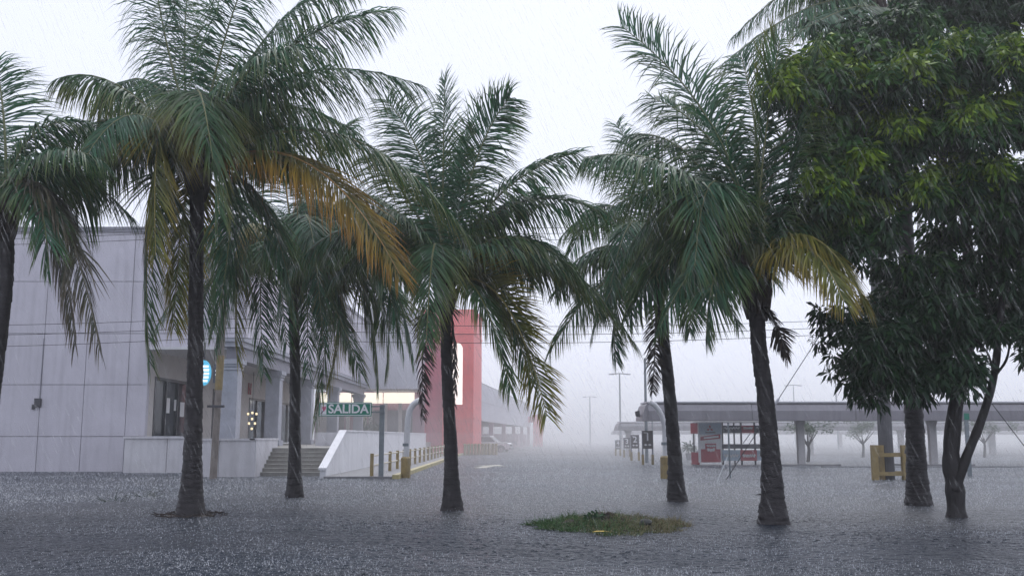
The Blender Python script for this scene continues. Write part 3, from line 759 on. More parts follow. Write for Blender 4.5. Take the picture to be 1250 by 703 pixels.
MB().box(lp_.x-.9, lp_.x+1.3, lp_.y-.26, lp_.y-.16, 9.8, 9.95).build('crossarm', 'galv', u2)
for i, (ya, yb) in enumerate(((395, 396), (407, 404), (421, 411), (284, 268), (290, 276), (297, 284))):
    P = []
    A = at(0, ya, lp_.y+.2+.1*i); B = at(1250, yb, up.y+.2+.1*i)
    for k in range(41):
        t = -.55+2.1*k/40; q = A.lerp(B, t)
        ph = (q.x-lp_.x)/(up.x-lp_.x); fr = ph-math.floor(ph)
        q.z -= .35*4*fr*(1-fr)-.25; P.append(q)
    MB().tube(P, .011, 4).build('power_cable', 'wire', label=['lowest', 'second', 'third', 'fourth', 'fifth', 'topmost'][[2, 1, 0, 5, 4, 3].index(i)] + ' black overhead cable strung between the two utility poles', cat='cable', group='overhead cables')
topz = 9.4
for (px, py, lab, ins) in ((884, 585, 'guy wire from the concrete pole down toward the thin stake', 1), (1288, 590, 'guy wire from the concrete pole down past the leafy tree', 1)):
    g_ = gnd(px, py); g_.z = GZ
    t = thing('guy_wire', g_, lab, 'wire')
    top = Vector((up.x, up.y, topz)); MB().tube([g_, top], .016, 4).build('strand', 'wire', t)
    q = g_.lerp(top, .34); d = (top-g_).normalized()
    MB().tube([q-d*.18, q-d*.1, q+d*.1, q+d*.18], [.03, .06, .06, .03], 8).build('insulator', 'canopy_edge', t)
# yellow barrier frame round the concrete pole
fb = thing('pole_guard', (up.x, up.y-.55, GZ), 'yellow timber post-and-rail barrier round the concrete pole', 'barrier')
Yg = up.y - .55
zt = at(1070, 543, Yg).z
for (px, dy) in ((1066, 0), (1073.5, .35), (1102.5, 0), (1108, .95), (1071, 1.0)):
    xx = X(px, Yg+dy); MB().box(xx-.115, xx+.115, Yg+dy-.11, Yg+dy+.11, GZ, zt-.02*dy).build('post', 'yellow', fb)
for y in (555, 578):
    z = at(1085, y, Yg).z
    MB().box(X(1066, Yg)+.117, X(1102.5, Yg)-.117, Yg-.07, Yg+.05, z-.075, z+.075).build('rail', 'yellow', fb)
    MB().box(X(1071, Yg)+.117, X(1108, Yg+1)-.117, Yg+.93, Yg+1.03, z-.075, z+.075).build('rail', 'yellow', fb)
# green grey marker post
a = gnd(1184, 581); mp_ = thing('marker_post', (a.x, a.y, GZ), 'slim dark green metal post behind the forked trunk', 'post')
MB().box(a.x-.08, a.x+.08, a.y-.05, a.y+.05, GZ, at(1181, 503, a.y).z).build('shaft', 'galv', mp_)
MB().box(a.x-.11, a.x+.11, a.y-.08, a.y-.052, at(1181, 512, a.y).z, at(1181, 503, a.y).z-.05).build('plate', 'sign_green', mp_)
# ================================================================== PALMS
PG = {0: ((.032, .115, .064), (.048, .150, .072), (.12, .16, .035)),      # green: base, mid, tip
      1: ((.09, .13, .035), (.20, .20, .03), (.33, .23, .035)),           # yellowing
      2: ((.12, .13, .035), (.36, .23, .03), (.35, .16, .03)),            # golden orange
      3: ((.040, .030, .030), (.035, .026, .028), (.03, .022, .024)),     # dead, dark
      4: ((.095, .110, .080), (.15, .14, .10), (.19, .15, .105)),         # grey brown
      5: ((.034, .120, .058), (.07, .150, .050), (.20, .19, .035))}       # green with yellow tips
def norm(a): return a / np.maximum(np.linalg.norm(a, axis=-1, keepdims=True), 1e-6)
def frond_np(P0, Pm, P2, Lmax, tw, hang, kind, n, rng, wind=(.12, 0, 0), gaps=.06, wid=.036):
    P0, Pm, P2 = [np.array(p, float) for p in (P0, Pm, P2)]
    Cc = 2*Pm - .5*(P0+P2)
    def pos(t): return ((1-t)**2)[:, None]*P0 + (2*t*(1-t))[:, None]*Cc + (t**2)[:, None]*P2
    def tan(t): return norm((2*(1-t))[:, None]*(Cc-P0) + (2*t)[:, None]*(P2-Cc))
    side = np.repeat([1, -1], n)
    t = np.tile(np.linspace(.13, .995, n), 2) + rng.normal(size=2*n)*.003
    keep = rng.random(2*n) > gaps; t = np.clip(t[keep], .1, 1); side = side[keep]; m = len(t)
    B = pos(t); T = tan(t)
    up = np.array([0, 0, 1.0]); hz = np.array(P2-P0); hz[2] = 0; hz = hz/max(np.linalg.norm(hz), 1e-6)
    ref = up*.8 - hz*.35
    Nn = norm(ref - (T@ref)[:, None]*T)
    S = np.cross(T, Nn)
    twv = tw*(.35+.65*t) + rng.normal()*.08
    c, s = np.cos(twv)[:, None], np.sin(twv)[:, None]
    S2 = S*c + Nn*s; N2 = Nn*c - S*s
    ang = (R(20) + R(34)*t**1.5 + rng.normal(size=m)*.10)[:, None]
    D = norm(S2*side[:, None]*np.cos(ang) + T*np.sin(ang) + N2*.16)
    prof = np.interp(t, [.1, .2, .38, .6, .85, 1], [.45, .78, 1, .95, .66, .36])
    L = Lmax*prof*rng.uniform(.86, 1.1, m)
    hg = hang*rng.uniform(.65, 1.35, m)
    broke = rng.random(m) < .08
    K = 5
    pts = [B]; d = D; wdir = np.array(wind)
    for k in range(1, K):
        g = (hg*(.06+.36*k) + broke*(.9 if k >= 2 else 0))[:, None]
        d = norm(D + g*np.array([0, 0, -1.0]) + wdir*k*.5 + rng.normal(size=(m, 3))*.05)
        pts.append(pts[-1] + d*(L/(K-1))[:, None])
    wv = T - (np.sum(T*D, 1))[:, None]*D; wv = norm(wv + rng.normal(size=(m, 3))*.25)
    wp = [.55, 1, .9, .6, .05]
    V = np.zeros((m, K, 2, 3)); C = np.zeros((m, K, 2, 3))
    cb, cm_, ct = [np.array(q) for q in PG[kind]]
    jit = rng.uniform(.65, 1.4, m)[:, None]; ty = np.clip(rng.normal(.0, .16, m), 0, .6)[:, None]
    for k in range(K):
        hw = (wid*.5*wp[k])*(.75+.35*prof)[:, None]
        V[:, k, 0] = pts[k]-wv*hw; V[:, k, 1] = pts[k]+wv*hw
        f = k/(K-1)
        cc = (cb*(1-f*2)+cm_*f*2) if f < .5 else (cm_*(2-f*2)+ct*(f*2-1))
        cc = cc[None]*jit*(1-ty) + np.array([.16, .13, .04])*ty
        C[:, k, 0] = cc; C[:, k, 1] = cc*.9
    idx = np.arange(m*K*2).reshape(m, K, 2)
    Fq = np.stack([idx[:, :-1, 0], idx[:, :-1, 1], idx[:, 1:, 1], idx[:, 1:, 0]], -1).reshape(-1, 4)
    # midrib
    ts = np.linspace(0, 1, 12); RP = pos(ts)
    return V.reshape(-1, 3), Fq, C.reshape(-1, 3), RP
def tube_np(P, rad, k=6):
    b = MB().tube([Vector(p) for p in P], list(rad), k); return b
def palm(base_px, trunk_px, crown_px, rb, rt, fr, label, seed, Lmax=.85, extra=4, nleaf=78, dead=(), Ybase=None, wind=(.12, 0, 0)):
    rng = np.random.default_rng(seed)
    b = gnd(*base_px) if Ybase is None else Vector((X(base_px[0], Ybase), Ybase, 0)); b.z = GZ
    Y = b.y
    p = thing('coconut_palm', b, label, 'palm tree', 'coconut palms in the flooded verge')
    P = [b] + [at(x, y_, Y) for (x, y_) in trunk_px]
    cr = at(*crown_px, Y); P.append(cr)
    # smooth path, ring scars as real relief
    Q = []
    for i in range(len(P)-1):
        p0, p1, p2, p3 = P[max(i-1, 0)], P[i], P[i+1], P[min(i+2, len(P)-1)]
        for k in range(10):
            t = k/10
            Q.append(.5*((2*p1)+(p2-p0)*t+(2*p0-5*p1+4*p2-p3)*t*t+(3*p1-p0-3*p2+p3)*t**3))
    Q.append(cr)
    arc = [0]
    for i in range(1, len(Q)): arc.append(arc[-1]+(Q[i]-Q[i-1]).length)
    LT = arc[-1]; step = .028; V = []; nseg = int(LT/step); k = 18; Fq = []
    qa = np.array([tuple(q) for q in Q]); ar = np.array(arc)
    s_ = np.linspace(0, LT, nseg)
    ctr = np.stack([np.interp(s_, ar, qa[:, j]) for j in range(3)], 1)
    ring = .11 + .02*np.sin(s_*1.7+seed)
    ph = np.cumsum(np.full(nseg, LT/nseg)/ring)
    saw = 1-(ph % 1.0)
    jit = rng.normal(size=(int(ph[-1])+3, k))
    th = np.linspace(0, 2*np.pi, k, endpoint=False)
    for i in range(nseg):
        u = s_[i]/LT
        r = rt*.92+(rb-rt*.92)*np.exp(-u*LT/.55) + (rb*.25)*max(0, 1-u*1.3)*.5
        if u > .93: r *= 1+.35*(u-.93)/.07
        rr = r*(1+.055*saw[i] + .035*jit[int(ph[i])] + .03*np.sin(th*3+seed+s_[i]*.8))
        V.append(np.stack([ctr[i, 0]+rr*np.cos(th), ctr[i, 1]+rr*np.sin(th), np.full(k, ctr[i, 2])+.012*np.sin(th*2+ph[i]*.6)], 1))
    V = np.concatenate(V) - np.array(b)
    i0 = (np.arange(nseg-1)[:, None]*k + np.arange(k)[None]); j = (np.arange(k)+1) % k
    i1 = (np.arange(nseg-1)[:, None]*k + j[None])
    Fq = np.stack([i0, i1, i1+k, i0+k], -1).reshape(-1, 4)
    link('trunk', mesh_np('trunk', V, Fq, smooth=False), 'bark', p)
    # fibrous leaf bases round the heart
    hb = MB()
    for q in range(14):
        a = q*2.4; h0 = -.55+.055*q; out_ = rt*1.0
        st = cr+Vector((math.cos(a)*out_, math.sin(a)*out_, h0)); en = cr+Vector((math.cos(a)*(out_+.16), math.sin(a)*(out_+.16), h0+.55))
        hb.tube([st+Vector((0, 0, -.12)), st+(en-st)*.3, en], [.05, .085, .03], 6)
    hb.build('leaf_bases', 'fibre', p); extra += 4
    allf = list(fr)
    # random fill: fronds on the far and near side of the heart
    sc = 1229/Y
    for e_ in range(extra):
        a = rng.uniform(0, 2*np.pi); Lf = rng.uniform(3.4, 4.4); up_ = rng.uniform(.2, 1.35)
        dx, dy = math.cos(a)*Lf*.85, (abs(math.sin(a))*.8+.2)*Lf*.75
        mx, mz = dx*.5, Lf*.30*up_+.45
        allf.append(((crown_px[0]+mx*sc, crown_px[1]-mz*sc), (crown_px[0]+dx*sc, crown_px[1]-(mz-.9-.6*rng.random())*sc), dy, 0))
    for fi, f in enumerate(allf):
        mid, tip, dep, kind = f[:4]
        tw = f[4] if len(f) > 4 else rng.normal()*.55
        hang = f[5] if len(f) > 5 else rng.uniform(.8, 1.5)
        st = np.array(cr) + np.array([rng.normal()*.08, rng.normal()*.08, rng.uniform(-.15, .25)])
        if kind == 3: st = np.array(cr) + np.array([0, -.1, -.35])
        pm_ = np.array(at(*mid, Y+dep*.5)); pt_ = np.array(at(*tip, Y+dep))
        ln = np.linalg.norm(pm_-st)+np.linalg.norm(pt_-pm_)
        lm = 1.72*Lmax*min(1.1, .45+ln/8.5)
        if kind == 3: lm *= .5
        V, Fq, C, RP = frond_np(st, pm_, pt_, lm, tw, hang, kind, int(1.9*nleaf*min(1.2, .5+ln/9)), rng, wind, .4 if kind == 3 else .06)
        V -= np.array(b)
        o = link('frond', mesh_np('frond', V, Fq, C), 'leaf', p)
        rr = np.linspace(.042, .008, len(RP)); rb_ = tube_np(RP, rr, 6)
        me = rb_.mesh('midrib', tuple(b))
        a = me.color_attributes.new('Col', 'FLOAT_COLOR', 'POINT')
        rc = {0: (.11, .13, .05), 1: (.24, .2, .05), 2: (.36, .2, .06), 3: (.05, .04, .035), 4: (.16, .14, .09), 5: (.14, .15, .05)}[kind]
        a.data.foreach_set('color', np.tile(np.array([*rc, 1], np.float32), len(me.vertices)))
        link('midrib', me, 'rib', o)
    return p

# every entry: (mid px, tip px, depth of the tip, colour kind, twist, hang)
palm((233, 630), [(236, 520), (239, 400), (240, 300)], (241, 212), .33, .165, [
    ((205, 60), (188, -50), .6, 0, .6, 1.2), ((225, 80), (235, -50), 1.5, 0, -.7, 1.1), ((268, 70), (310, -50), -.4, 0, .5, 1.2),
    ((338, 70), (478, 12), .8, 0, .25, 1.2), ((352, 95), (522, 108), -.6, 0, .2, 1.3), ((405, 162), (574, 290), -1.0, 5, .15, 1.2),
    ((368, 196), (488, 335), -1.6, 2, -.55, .9), ((150, 108), (68, 97), -.8, 5, .3, 1.6), ((115, 150), (-10, 275), .3, 0, .2, 1.4),
    ((140, 180), (75, 330), 1.0, 0, .2, 1.3), ((243, 112), (268, 262), -3.2, 5, .1, 1.1), ((200, 148), (190, 312), -2.2, 1, .5, 1.0),
    ((190, 232), (182, 440), -.5, 5, .4, .8), ((280, 250), (262, 400), -1.0, 0, .5, .8), ((315, 240), (360, 380), .8, 0, .1, 1.2),
    ((320, 130), (440, 165), 2.2, 0, .1, 1.4), ((182, 100), (120, 130), 2.5, 0, .2, 1.3), ((330, 40), (432, -20), 2, 0, .3, 1.0),
    ((300, 90), (400, 60), -2.0, 0, .2, 1.3), ((225, 250), (212, 400), 1.5, 1, .2, .9), ((170, 140), (100, 200), -2.4, 0, .2, 1.3)],
    'tallest leaning coconut palm with an orange-brown frond, rooted in a mulch ring', 11, .95, 3, 86)
palm((360, 607), [(360, 520), (360, 440)], (356, 335), .27, .15, [
    ((378, 215), (432, 150), 1.0, 0, .5, .7), ((345, 210), (318, 150), 1.5, 0, .3, .8), ((300, 280), (290, 440), -.6, 1, .4, .9),
    ((322, 320), (322, 455), -1.0, 0, .5, .8), ((398, 320), (386, 512), -1.5, 5, .5, .9), ((430, 320), (462, 470), -.5, 5, .3, 1.0),
    ((455, 320), (505, 440), .5, 0, .3, 1.1), ((455, 285), (535, 400), 1.2, 0, .2, 1.2), ((285, 262), (205, 345), .5, 0, .2, 1.2),
    ((280, 295), (190, 400), -.6, 0, .2, 1.2), ((430, 240), (515, 300), 2.0, 0, .2, 1.2), ((375, 265), (395, 425), -2.5, 0, .2, 1.1),
    ((300, 235), (232, 245), 2, 0, .3, 1.0), ((395, 355), (440, 455), -1.8, 5, .2, 1.1), ((340, 300), (350, 420), -2.4, 0, .3, 1.0),
    ((270, 330), (240, 430), 1.5, 0, .2, 1.1), ((415, 345), (402, 470), .8, 1, .3, 1.0), ((392, 300), (432, 445), -.9, 0, .3, 1.2), ((440, 300), (492, 425), -1.2, 0, .2, 1.2), ((372, 330), (376, 455), .6, 0, .4, 1.0), ((455, 350), (472, 455), 1.5, 5, .3, 1.1), ((305, 300), (262, 425), -1.4, 0, .3, 1.1), ((420, 270), (500, 350), .2, 0, .2, 1.3)],
    'coconut palm with low drooping crown standing in front of the concrete stairs', 22, .9, 3, 74)
palm((552, 623), [(550, 540), (546, 460)], (543, 352), .26, .135, [
    ((541, 225), (543, 96), .4, 0, 1.3, .4), ((578, 205), (622, 120), -.3, 0, .9, .5), ((522, 215), (472, 122), .5, 0, 1.0, .5),
    ((606, 242), (706, 186), .3, 0, .55, .9), ((625, 250), (742, 262), .8, 0, .4, 1.1), ((642, 292), (775, 420), -1.0, 5, .3, 1.2),
    ((610, 362), (668, 508), -1.6, 1, 1.35, .35), ((598, 352), (650, 470), -.9, 5, 1.2, .5), ((580, 352), (625, 480), -2.2, 5, .5, .9), ((492, 235), (452, 190), 1.2, 0, .7, .7),
    ((475, 300), (402, 345), .5, 0, .3, 1.2), ((590, 300), (690, 330), -1.5, 0, .3, 1.2),
    ((520, 395), (516, 512), -.8, 3, .4, .5), ((500, 270), (440, 260), -1.0, 0, .4, 1.1), ((575, 280), (660, 230), 1.6, 0, .4, 1.0),
    ((556, 250), (575, 150), 1.4, 0, .9, .5), ((553, 400), (555, 495), -.3, 3, 1.3, .9),
    ((640, 310), (742, 385), .9, 0, .3, 1.2), ((530, 300), (520, 420), -2.6, 5, .2, 1.1)],
    'coconut palm with upright feathery crown in front of the red arch tower', 33, .85, 3, 84)
palm((827, 612), [(822, 540), (814, 450)], (801, 340), .27, .165, [
    ((738, 345), (670, 432), -.5, 5, .4, 1.0), ((745, 300), (682, 340), .5, 0, .3, 1.1), ((757, 355), (752, 440), -1.2, 0, .4, .9),
    ((790, 235), (752, 150), .8, 0, .6, .6), ((826, 228), (868, 160), 1.0, 0, .6, .7), ((852, 325), (902, 398), -.4, 0, .3, 1.1),
    ((835, 355), (842, 405), -1.6, 0, .3, 1.0), ((862, 285), (935, 300), .8, 0, .3, 1.1), ((745, 262), (684, 290), 1.4, 0, .3, 1.1),
    ((765, 215), (715, 195), 1.5, 0, .5, .8), ((800, 410), (797, 478), -.4, 3, .3, .4), ((770, 320), (722, 410), -1.8, 0, .3, 1.1),
    ((815, 280), (848, 360), -2.2, 0, .3, 1.1), ((775, 270), (745, 350), -2.0, 0, .2, 1.1)],
    'slim coconut palm leaning over beside the curved white pipe post', 44, .85, 4, 74)
palm((945, 640), [(941, 560), (934, 480), (926, 420)], (922, 352), .31, .165, [
    ((878, 170), (758, 32), -.3, 0, 1.2, .35), ((838, 215), (714, 192), -.8, 0, .35, 1.3), ((858, 235), (752, 250), .8, 0, .3, 1.3),
    ((876, 222), (848, 325), -1.5, 0, .7, .9), ((930, 205), (952, 50), .3, 5, 1.1, .4), ((968, 205), (1000, 70), .6, 0, .9, .6),
    ((1000, 235), (1072, 250), .5, 0, .3, 1.2), ((985, 288), (1058, 375), -1.8, 1, .3, 1.0), ((978, 300), (1030, 368), -2.4, 1, .2, 1.1),
    ((868, 310), (805, 400), -.6, 0, .3, 1.2), ((882, 325), (862, 410), -1.2, 0, .3, 1.1), ((945, 392), (962, 440), -.5, 3, .3, .6),
    ((880, 190), (795, 120), 1.3, 0, .8, .6), ((850, 200), (765, 165), 1.6, 0, .4, 1.1), ((925, 190), (905, 70), 1.2, 0, .9, .5),
    ((952, 180), (1010, 110), 1.6, 0, .6, .8)],
    'stout coconut palm with a yellow-brown frond in front of the promotion stand', 55, .95, 3, 86)
palm((1121, 617), [(1117, 530), (1112, 420), (1103, 250)], (1082, 18), .34, .20, [
    ((1000, 5), (884, 78), -.5, 0, .5, .9), ((1005, -30), (896, 45), .8, 0, .4, 1.0), ((1015, 40), (955, 120), .6, 0, .4, 1.0),
    ((1050, -70), (1000, -60), 1, 0, .4, 1.0), ((1150, -20), (1240, 20), 0, 0, .4, 1.0), ((1130, 60), (1165, 210), -.5, 0, .4, .9),
    ((1108, 90), (1124, 300), -.8, 4, 1.0, .3), ((1040, 10), (975, 40), -2, 0, .6, .8), ((1060, 60), (1040, 200), 1, 0, .4, .9), ((1140, -70), (1220, -70), 1, 0, .5, .8)],
    'tallest thick-trunked coconut palm beside the yellow barrier, crown above the leafy tree', 66, .9, 4, 74)
palm((-34, 640), [(-18, 540), (-4, 440), (8, 330)], (6, 262), .27, .145, [
    ((62, 238), (122, 425), -.6, 4, .4, .9), ((58, 260), (92, 420), .6, 4, .4, 1.0), ((35, 170), (105, 150), .5, 0, .5, 1.0),
    ((5, 150), (-6, 78), .4, 0, .9, .6), ((70, 205), (165, 270), 1.2, 0, .3, 1.2), ((40, 230), (60, 330), -1.4, 0, .3, 1.1),
    ((-50, 180), (-130, 220), .5, 0, .3, 1.1), ((-60, 240), (-120, 380), -.5, 0, .3, 1.1), ((-30, 160), (-80, 110), 1, 0, .5, .8), ((60, 190), (130, 200), -1.2, 0, .3, 1.2)],
    'coconut palm with grey-brown hanging fronds leaning before the panel wall', 77, .9, 2, 74)

# ================================================================== BROADLEAF TREE
tb = gnd(1172, 632); tb.z = GZ; TY = tb.y
tree = thing('leafy_tree', tb, 'dark broad-leaved tree with a forked trunk and dense rain-soaked crown', 'tree')
def tp3(l): return [at(x, y, TY+d) for x, y, d in l]
def limb(pts, r0, r1, nm, k=10):
    P = tp3(pts); Q = []
    for i in range(len(P)-1):
        p0, p1, p2, p3 = P[max(i-1, 0)], P[i], P[i+1], P[min(i+2, len(P)-1)]
        for q in range(6):
            t = q/6; Q.append(.5*((2*p1)+(p2-p0)*t+(2*p0-5*p1+4*p2-p3)*t*t+(3*p1-p0-3*p2+p3)*t**3))
    Q.append(P[-1]); n = len(Q); rnd = random.Random(len(Q)*7+int(pts[0][0]))
    m = MB(); m.sm = True
    m.tube(Q, [(r0+(r1-r0)*i/(n-1))*(1+.06*math.sin(i*1.3)+.05*rnd.uniform(-1, 1)) for i in range(n)], k); return m.build(nm, 'twig', tree)
limb([(1168, 640, 0), (1166, 600, 0), (1161, 560, 0), (1166, 500, 0), (1176, 450, 0), (1184, 380, .1), (1180, 290, .3), (1165, 190, .4), (1150, 80, .4)], .215, .07, 'trunk', 14)
limb([(1166, 600, -.1), (1178, 562, -.15), (1198, 512, -.2), (1213, 460, -.2), (1220, 400, -.2), (1228, 320, 0), (1245, 220, .2)], .115, .05, 'fork')
limb([(1180, 300, .2), (1140, 250, -.3), (1080, 210, -.8), (1020, 170, -1.2), (985, 130, -1.4)], .10, .03, 'limb')
limb([(1182, 360, .1), (1130, 345, -.3), (1080, 360, -.6), (1040, 400, -.9)], .07, .02, 'limb')
limb([(1172, 230, .3), (1120, 150, .2), (1070, 80, 0)], .08, .03, 'limb')
limb([(1224, 360, 0), (1190, 250, -1), (1180, 150, -1.4)], .07, .03, 'limb')
limb([(1213, 455, -.2), (1205, 430, -.3), (1188, 412, -.4)], .03, .015, 'twig')
limb([(1213, 460, -.2), (1228, 440, -.3), (1232, 415, -.3), (1226, 385, -.3)], .035, .015, 'twig')
limb([(1228, 330, 0), (1260, 250, -.5), (1300, 180, -.8)], .07, .03, 'limb')
poly = [(1128, -30), (1060, 30), (1000, 48), (955, 78), (958, 118), (978, 150), (996, 190), (974, 232), (982, 276), (1010, 306), (1052, 312), (1072, 340), (1024, 380), (1016, 415), (1036, 442), (1058, 470), (1078, 462), (1100, 500), (1124, 505), (1136, 470), (1160, 486), (1186, 452), (1200, 420), (1236, 412), (1262, 450), (1330, 420), (1400, 200), (1330, -60)]
def inpoly(x, y):
    c = False; j = len(poly)-1
    for i in range(len(poly)):
        xi, yi = poly[i]; xj, yj = poly[j]
        if (yi > y) != (yj > y) and x < (xj-xi)*(y-yi)/(yj-yi)+xi: c = not c
        j = i
    return c
holes = [(1112, 275, 24, 46), (1178, 300, 16, 22), (1058, 345, 18, 14), (1205, 322, 12, 14), (1228, 440, 18, 34), (1185, 415, 12, 12), (1085, 52, 14, 9), (1040, 150, 8, 9), (1125, 110, 8, 8), (1018, 265, 9, 10), (1070, 268, 12, 9), (1150, 160, 7, 8), (1215, 260, 8, 12), (1135, 330, 12, 10), (1100, 370, 10, 12), (1092, 430, 10, 16), (1145, 440, 10, 14), (1150, 360, 9, 10), (1185, 35, 8, 7)]
rng = np.random.default_rng(5)
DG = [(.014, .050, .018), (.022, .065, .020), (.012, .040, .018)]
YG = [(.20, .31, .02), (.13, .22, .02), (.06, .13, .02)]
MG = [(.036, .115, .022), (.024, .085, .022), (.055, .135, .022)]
protos = {}
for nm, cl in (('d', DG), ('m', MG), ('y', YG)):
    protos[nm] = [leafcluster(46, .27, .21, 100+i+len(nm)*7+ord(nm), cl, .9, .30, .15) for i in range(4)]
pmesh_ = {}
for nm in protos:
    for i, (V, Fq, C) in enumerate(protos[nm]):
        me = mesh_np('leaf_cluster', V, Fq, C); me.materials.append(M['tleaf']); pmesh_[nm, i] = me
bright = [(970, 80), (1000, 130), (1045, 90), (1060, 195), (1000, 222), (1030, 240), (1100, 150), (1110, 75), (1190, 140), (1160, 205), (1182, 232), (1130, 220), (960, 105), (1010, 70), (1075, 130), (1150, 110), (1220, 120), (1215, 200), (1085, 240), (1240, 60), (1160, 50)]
named = 0; MV = []; MF = []; MC = []; off = 0
cl_list = []; lobes = []
def ok(x, y): return inpoly(x, y) and not any(((x-hx)/hw)**2+((y-hy)/hh)**2 < 1 for hx, hy, hw, hh in holes)
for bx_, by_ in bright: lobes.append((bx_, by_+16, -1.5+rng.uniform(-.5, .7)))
tries = 0
while tries < 6000:
    tries += 1
    x = rng.uniform(960, 1390); y = rng.uniform(-40, 490)
    if not ok(x, y) or min([math.hypot(x-lx, y-ly) for lx, ly, _ in lobes]+[999]) < 40: continue
    e_ = min(1, abs(x-950)/140); half = 2.3*math.sqrt(max(.1, e_))
    lobes.append((x, y, rng.uniform(-half, half*.8)))
for lx, ly, ld in lobes:
    rl = rng.uniform(.5, .78)
    for q in range(int(30*rl/.5)):
        v = rng.normal(size=3); v[2] = v[2]*.75+.35; v /= np.linalg.norm(v); v *= rl*rng.uniform(.55, 1.05)
        x, y = lx+v[0]*59, ly-v[2]*50
        if ok(x, y) or (rng.random() < .3 and not any(((x-hx)/hw)**2+((y-hy)/hh)**2 < 1 for hx, hy, hw, hh in holes)): cl_list.append((ld+v[1], x, y, v[2]/rl))
front = sorted(cl_list)
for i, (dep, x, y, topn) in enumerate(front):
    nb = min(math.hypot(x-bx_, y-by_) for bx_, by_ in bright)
    kind = 'd'  # light painted in: lighter greens on upper front clusters; yellow is new growth
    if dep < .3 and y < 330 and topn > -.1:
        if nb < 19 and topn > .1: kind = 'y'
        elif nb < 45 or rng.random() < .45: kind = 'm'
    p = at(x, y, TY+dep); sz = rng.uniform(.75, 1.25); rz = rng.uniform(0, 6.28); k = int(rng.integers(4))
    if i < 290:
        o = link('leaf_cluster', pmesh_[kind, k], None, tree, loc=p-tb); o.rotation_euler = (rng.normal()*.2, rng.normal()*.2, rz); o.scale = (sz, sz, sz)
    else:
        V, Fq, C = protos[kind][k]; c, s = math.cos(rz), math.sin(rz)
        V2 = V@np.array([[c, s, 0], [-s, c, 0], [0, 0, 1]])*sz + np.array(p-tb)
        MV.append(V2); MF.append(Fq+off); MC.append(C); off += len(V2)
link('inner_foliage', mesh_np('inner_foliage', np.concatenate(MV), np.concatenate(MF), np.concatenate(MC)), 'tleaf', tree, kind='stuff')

# ================================================================== HAZY TREES BEHIND THE CANOPY
def smalltree(px, ytop, ybase, Y, wpx, label, seed, asym=0):
    b = Vector((X(px, Y), Y, GZ)); zt = at(px, ytop, Y).z; wd = wpx*Y/1229/2
    t = thing('small_tree', b, label, 'tree', 'small trees behind the canopy')
    zc = zt*.5
    m = MB().tube([b, b+Vector((.1, 0, zc*.6)), b+Vector((.05, 0, zc))], [.13, .10, .07], 8)
    for q in range(5):
        a = q*1.3; m.tube([b+Vector((.06, 0, zc*.75)), b+Vector((math.cos(a)*wd*.6, math.sin(a)*wd*.5, zc*1.25+.3))], [.06, .02], 6)
    m.build('trunk', 'twig', t)
    V, Fq, C = leafcluster(1500, 1.0, .30, seed, [(.05, .10, .04), (.065, .12, .05), (.04, .08, .04)], .4, .4)
    rg = np.random.default_rng(seed)
    ctr = rg.normal(size=(16, 3))*np.array([wd*.45, wd*.4, (zt-zc)*.22]) + np.array([asym, 0, (zc+zt)*.5+.1])
    V = V.reshape(-1, 5, 3); V = V*np.array([.55, .55, .42]) + ctr[rg.integers(16, size=len(V))][:, None]
    link('crown', mesh_np('crown', V.reshape(-1, 3), Fq, C), 'tleaf', t)
smalltree(985, 508, 560, 70, 46, 'hazy small tree behind the pale column nearest the promotion stand', 1)
smalltree(1052, 511, 555, 84, 52, 'hazy low spreading tree between the concrete pole and the pale column', 2)
smalltree(1200, 508, 560, 84, 52, 'hazy small tree seen behind the forked trunk', 3)

# ================================================================== MOUND, MULCH, DEBRIS
c0 = gnd(735, 640); hw = (gnd(831, 640).x-gnd(640, 640).x)/2
def blob(cx_, cy_, rx_, ry_, h, seed, nr=14, na=40, base=GZ, pw_=1.2, tail=False):
    rg = random.Random(seed); V = [(cx_, cy_, h)]; Fq = []; ph = [rg.uniform(0, 6) for _ in range(4)]
    for i in range(1, nr+1):
        f = i/nr
        for j in range(na):
            a = 2*math.pi*j/na; k = 1+.13*math.sin(2*a+ph[0])+.10*math.sin(3*a+ph[1])+.08*math.sin(7*a+ph[2])+.05*math.sin(13*a+ph[3])
            z = base+(h-base)*(1-f**pw_)*(.75+.45*rg.random()) if i < nr else base
            ux = f*k*math.cos(a); V.append((cx_+rx_*ux, cy_+ry_*f*k*math.sin(a)*(1 if not tail else .42+.58*min(1, max(0, ux+1)/1.2)), z))
    for j in range(na): Fq.append((0, 1+j, 1+(j+1) % na))
    for i in range(nr-1):
        for j in range(na):
            a = 1+i*na+j; b = 1+i*na+(j+1) % na; Fq.append((a, a+na, b+na, b))
    m = MB(); m.v = V; m.f = Fq; return m
RY = (gnd(735, 631).y-gnd(735, 656).y)/2
cyM = (gnd(735, 631).y+gnd(735, 656).y)/2-.2
mound = blob(c0.x, cyM, hw*.97, RY*.9, .24, 3, 16, 56, tail=True).build('soil_mound', 'soil', kind='structure')
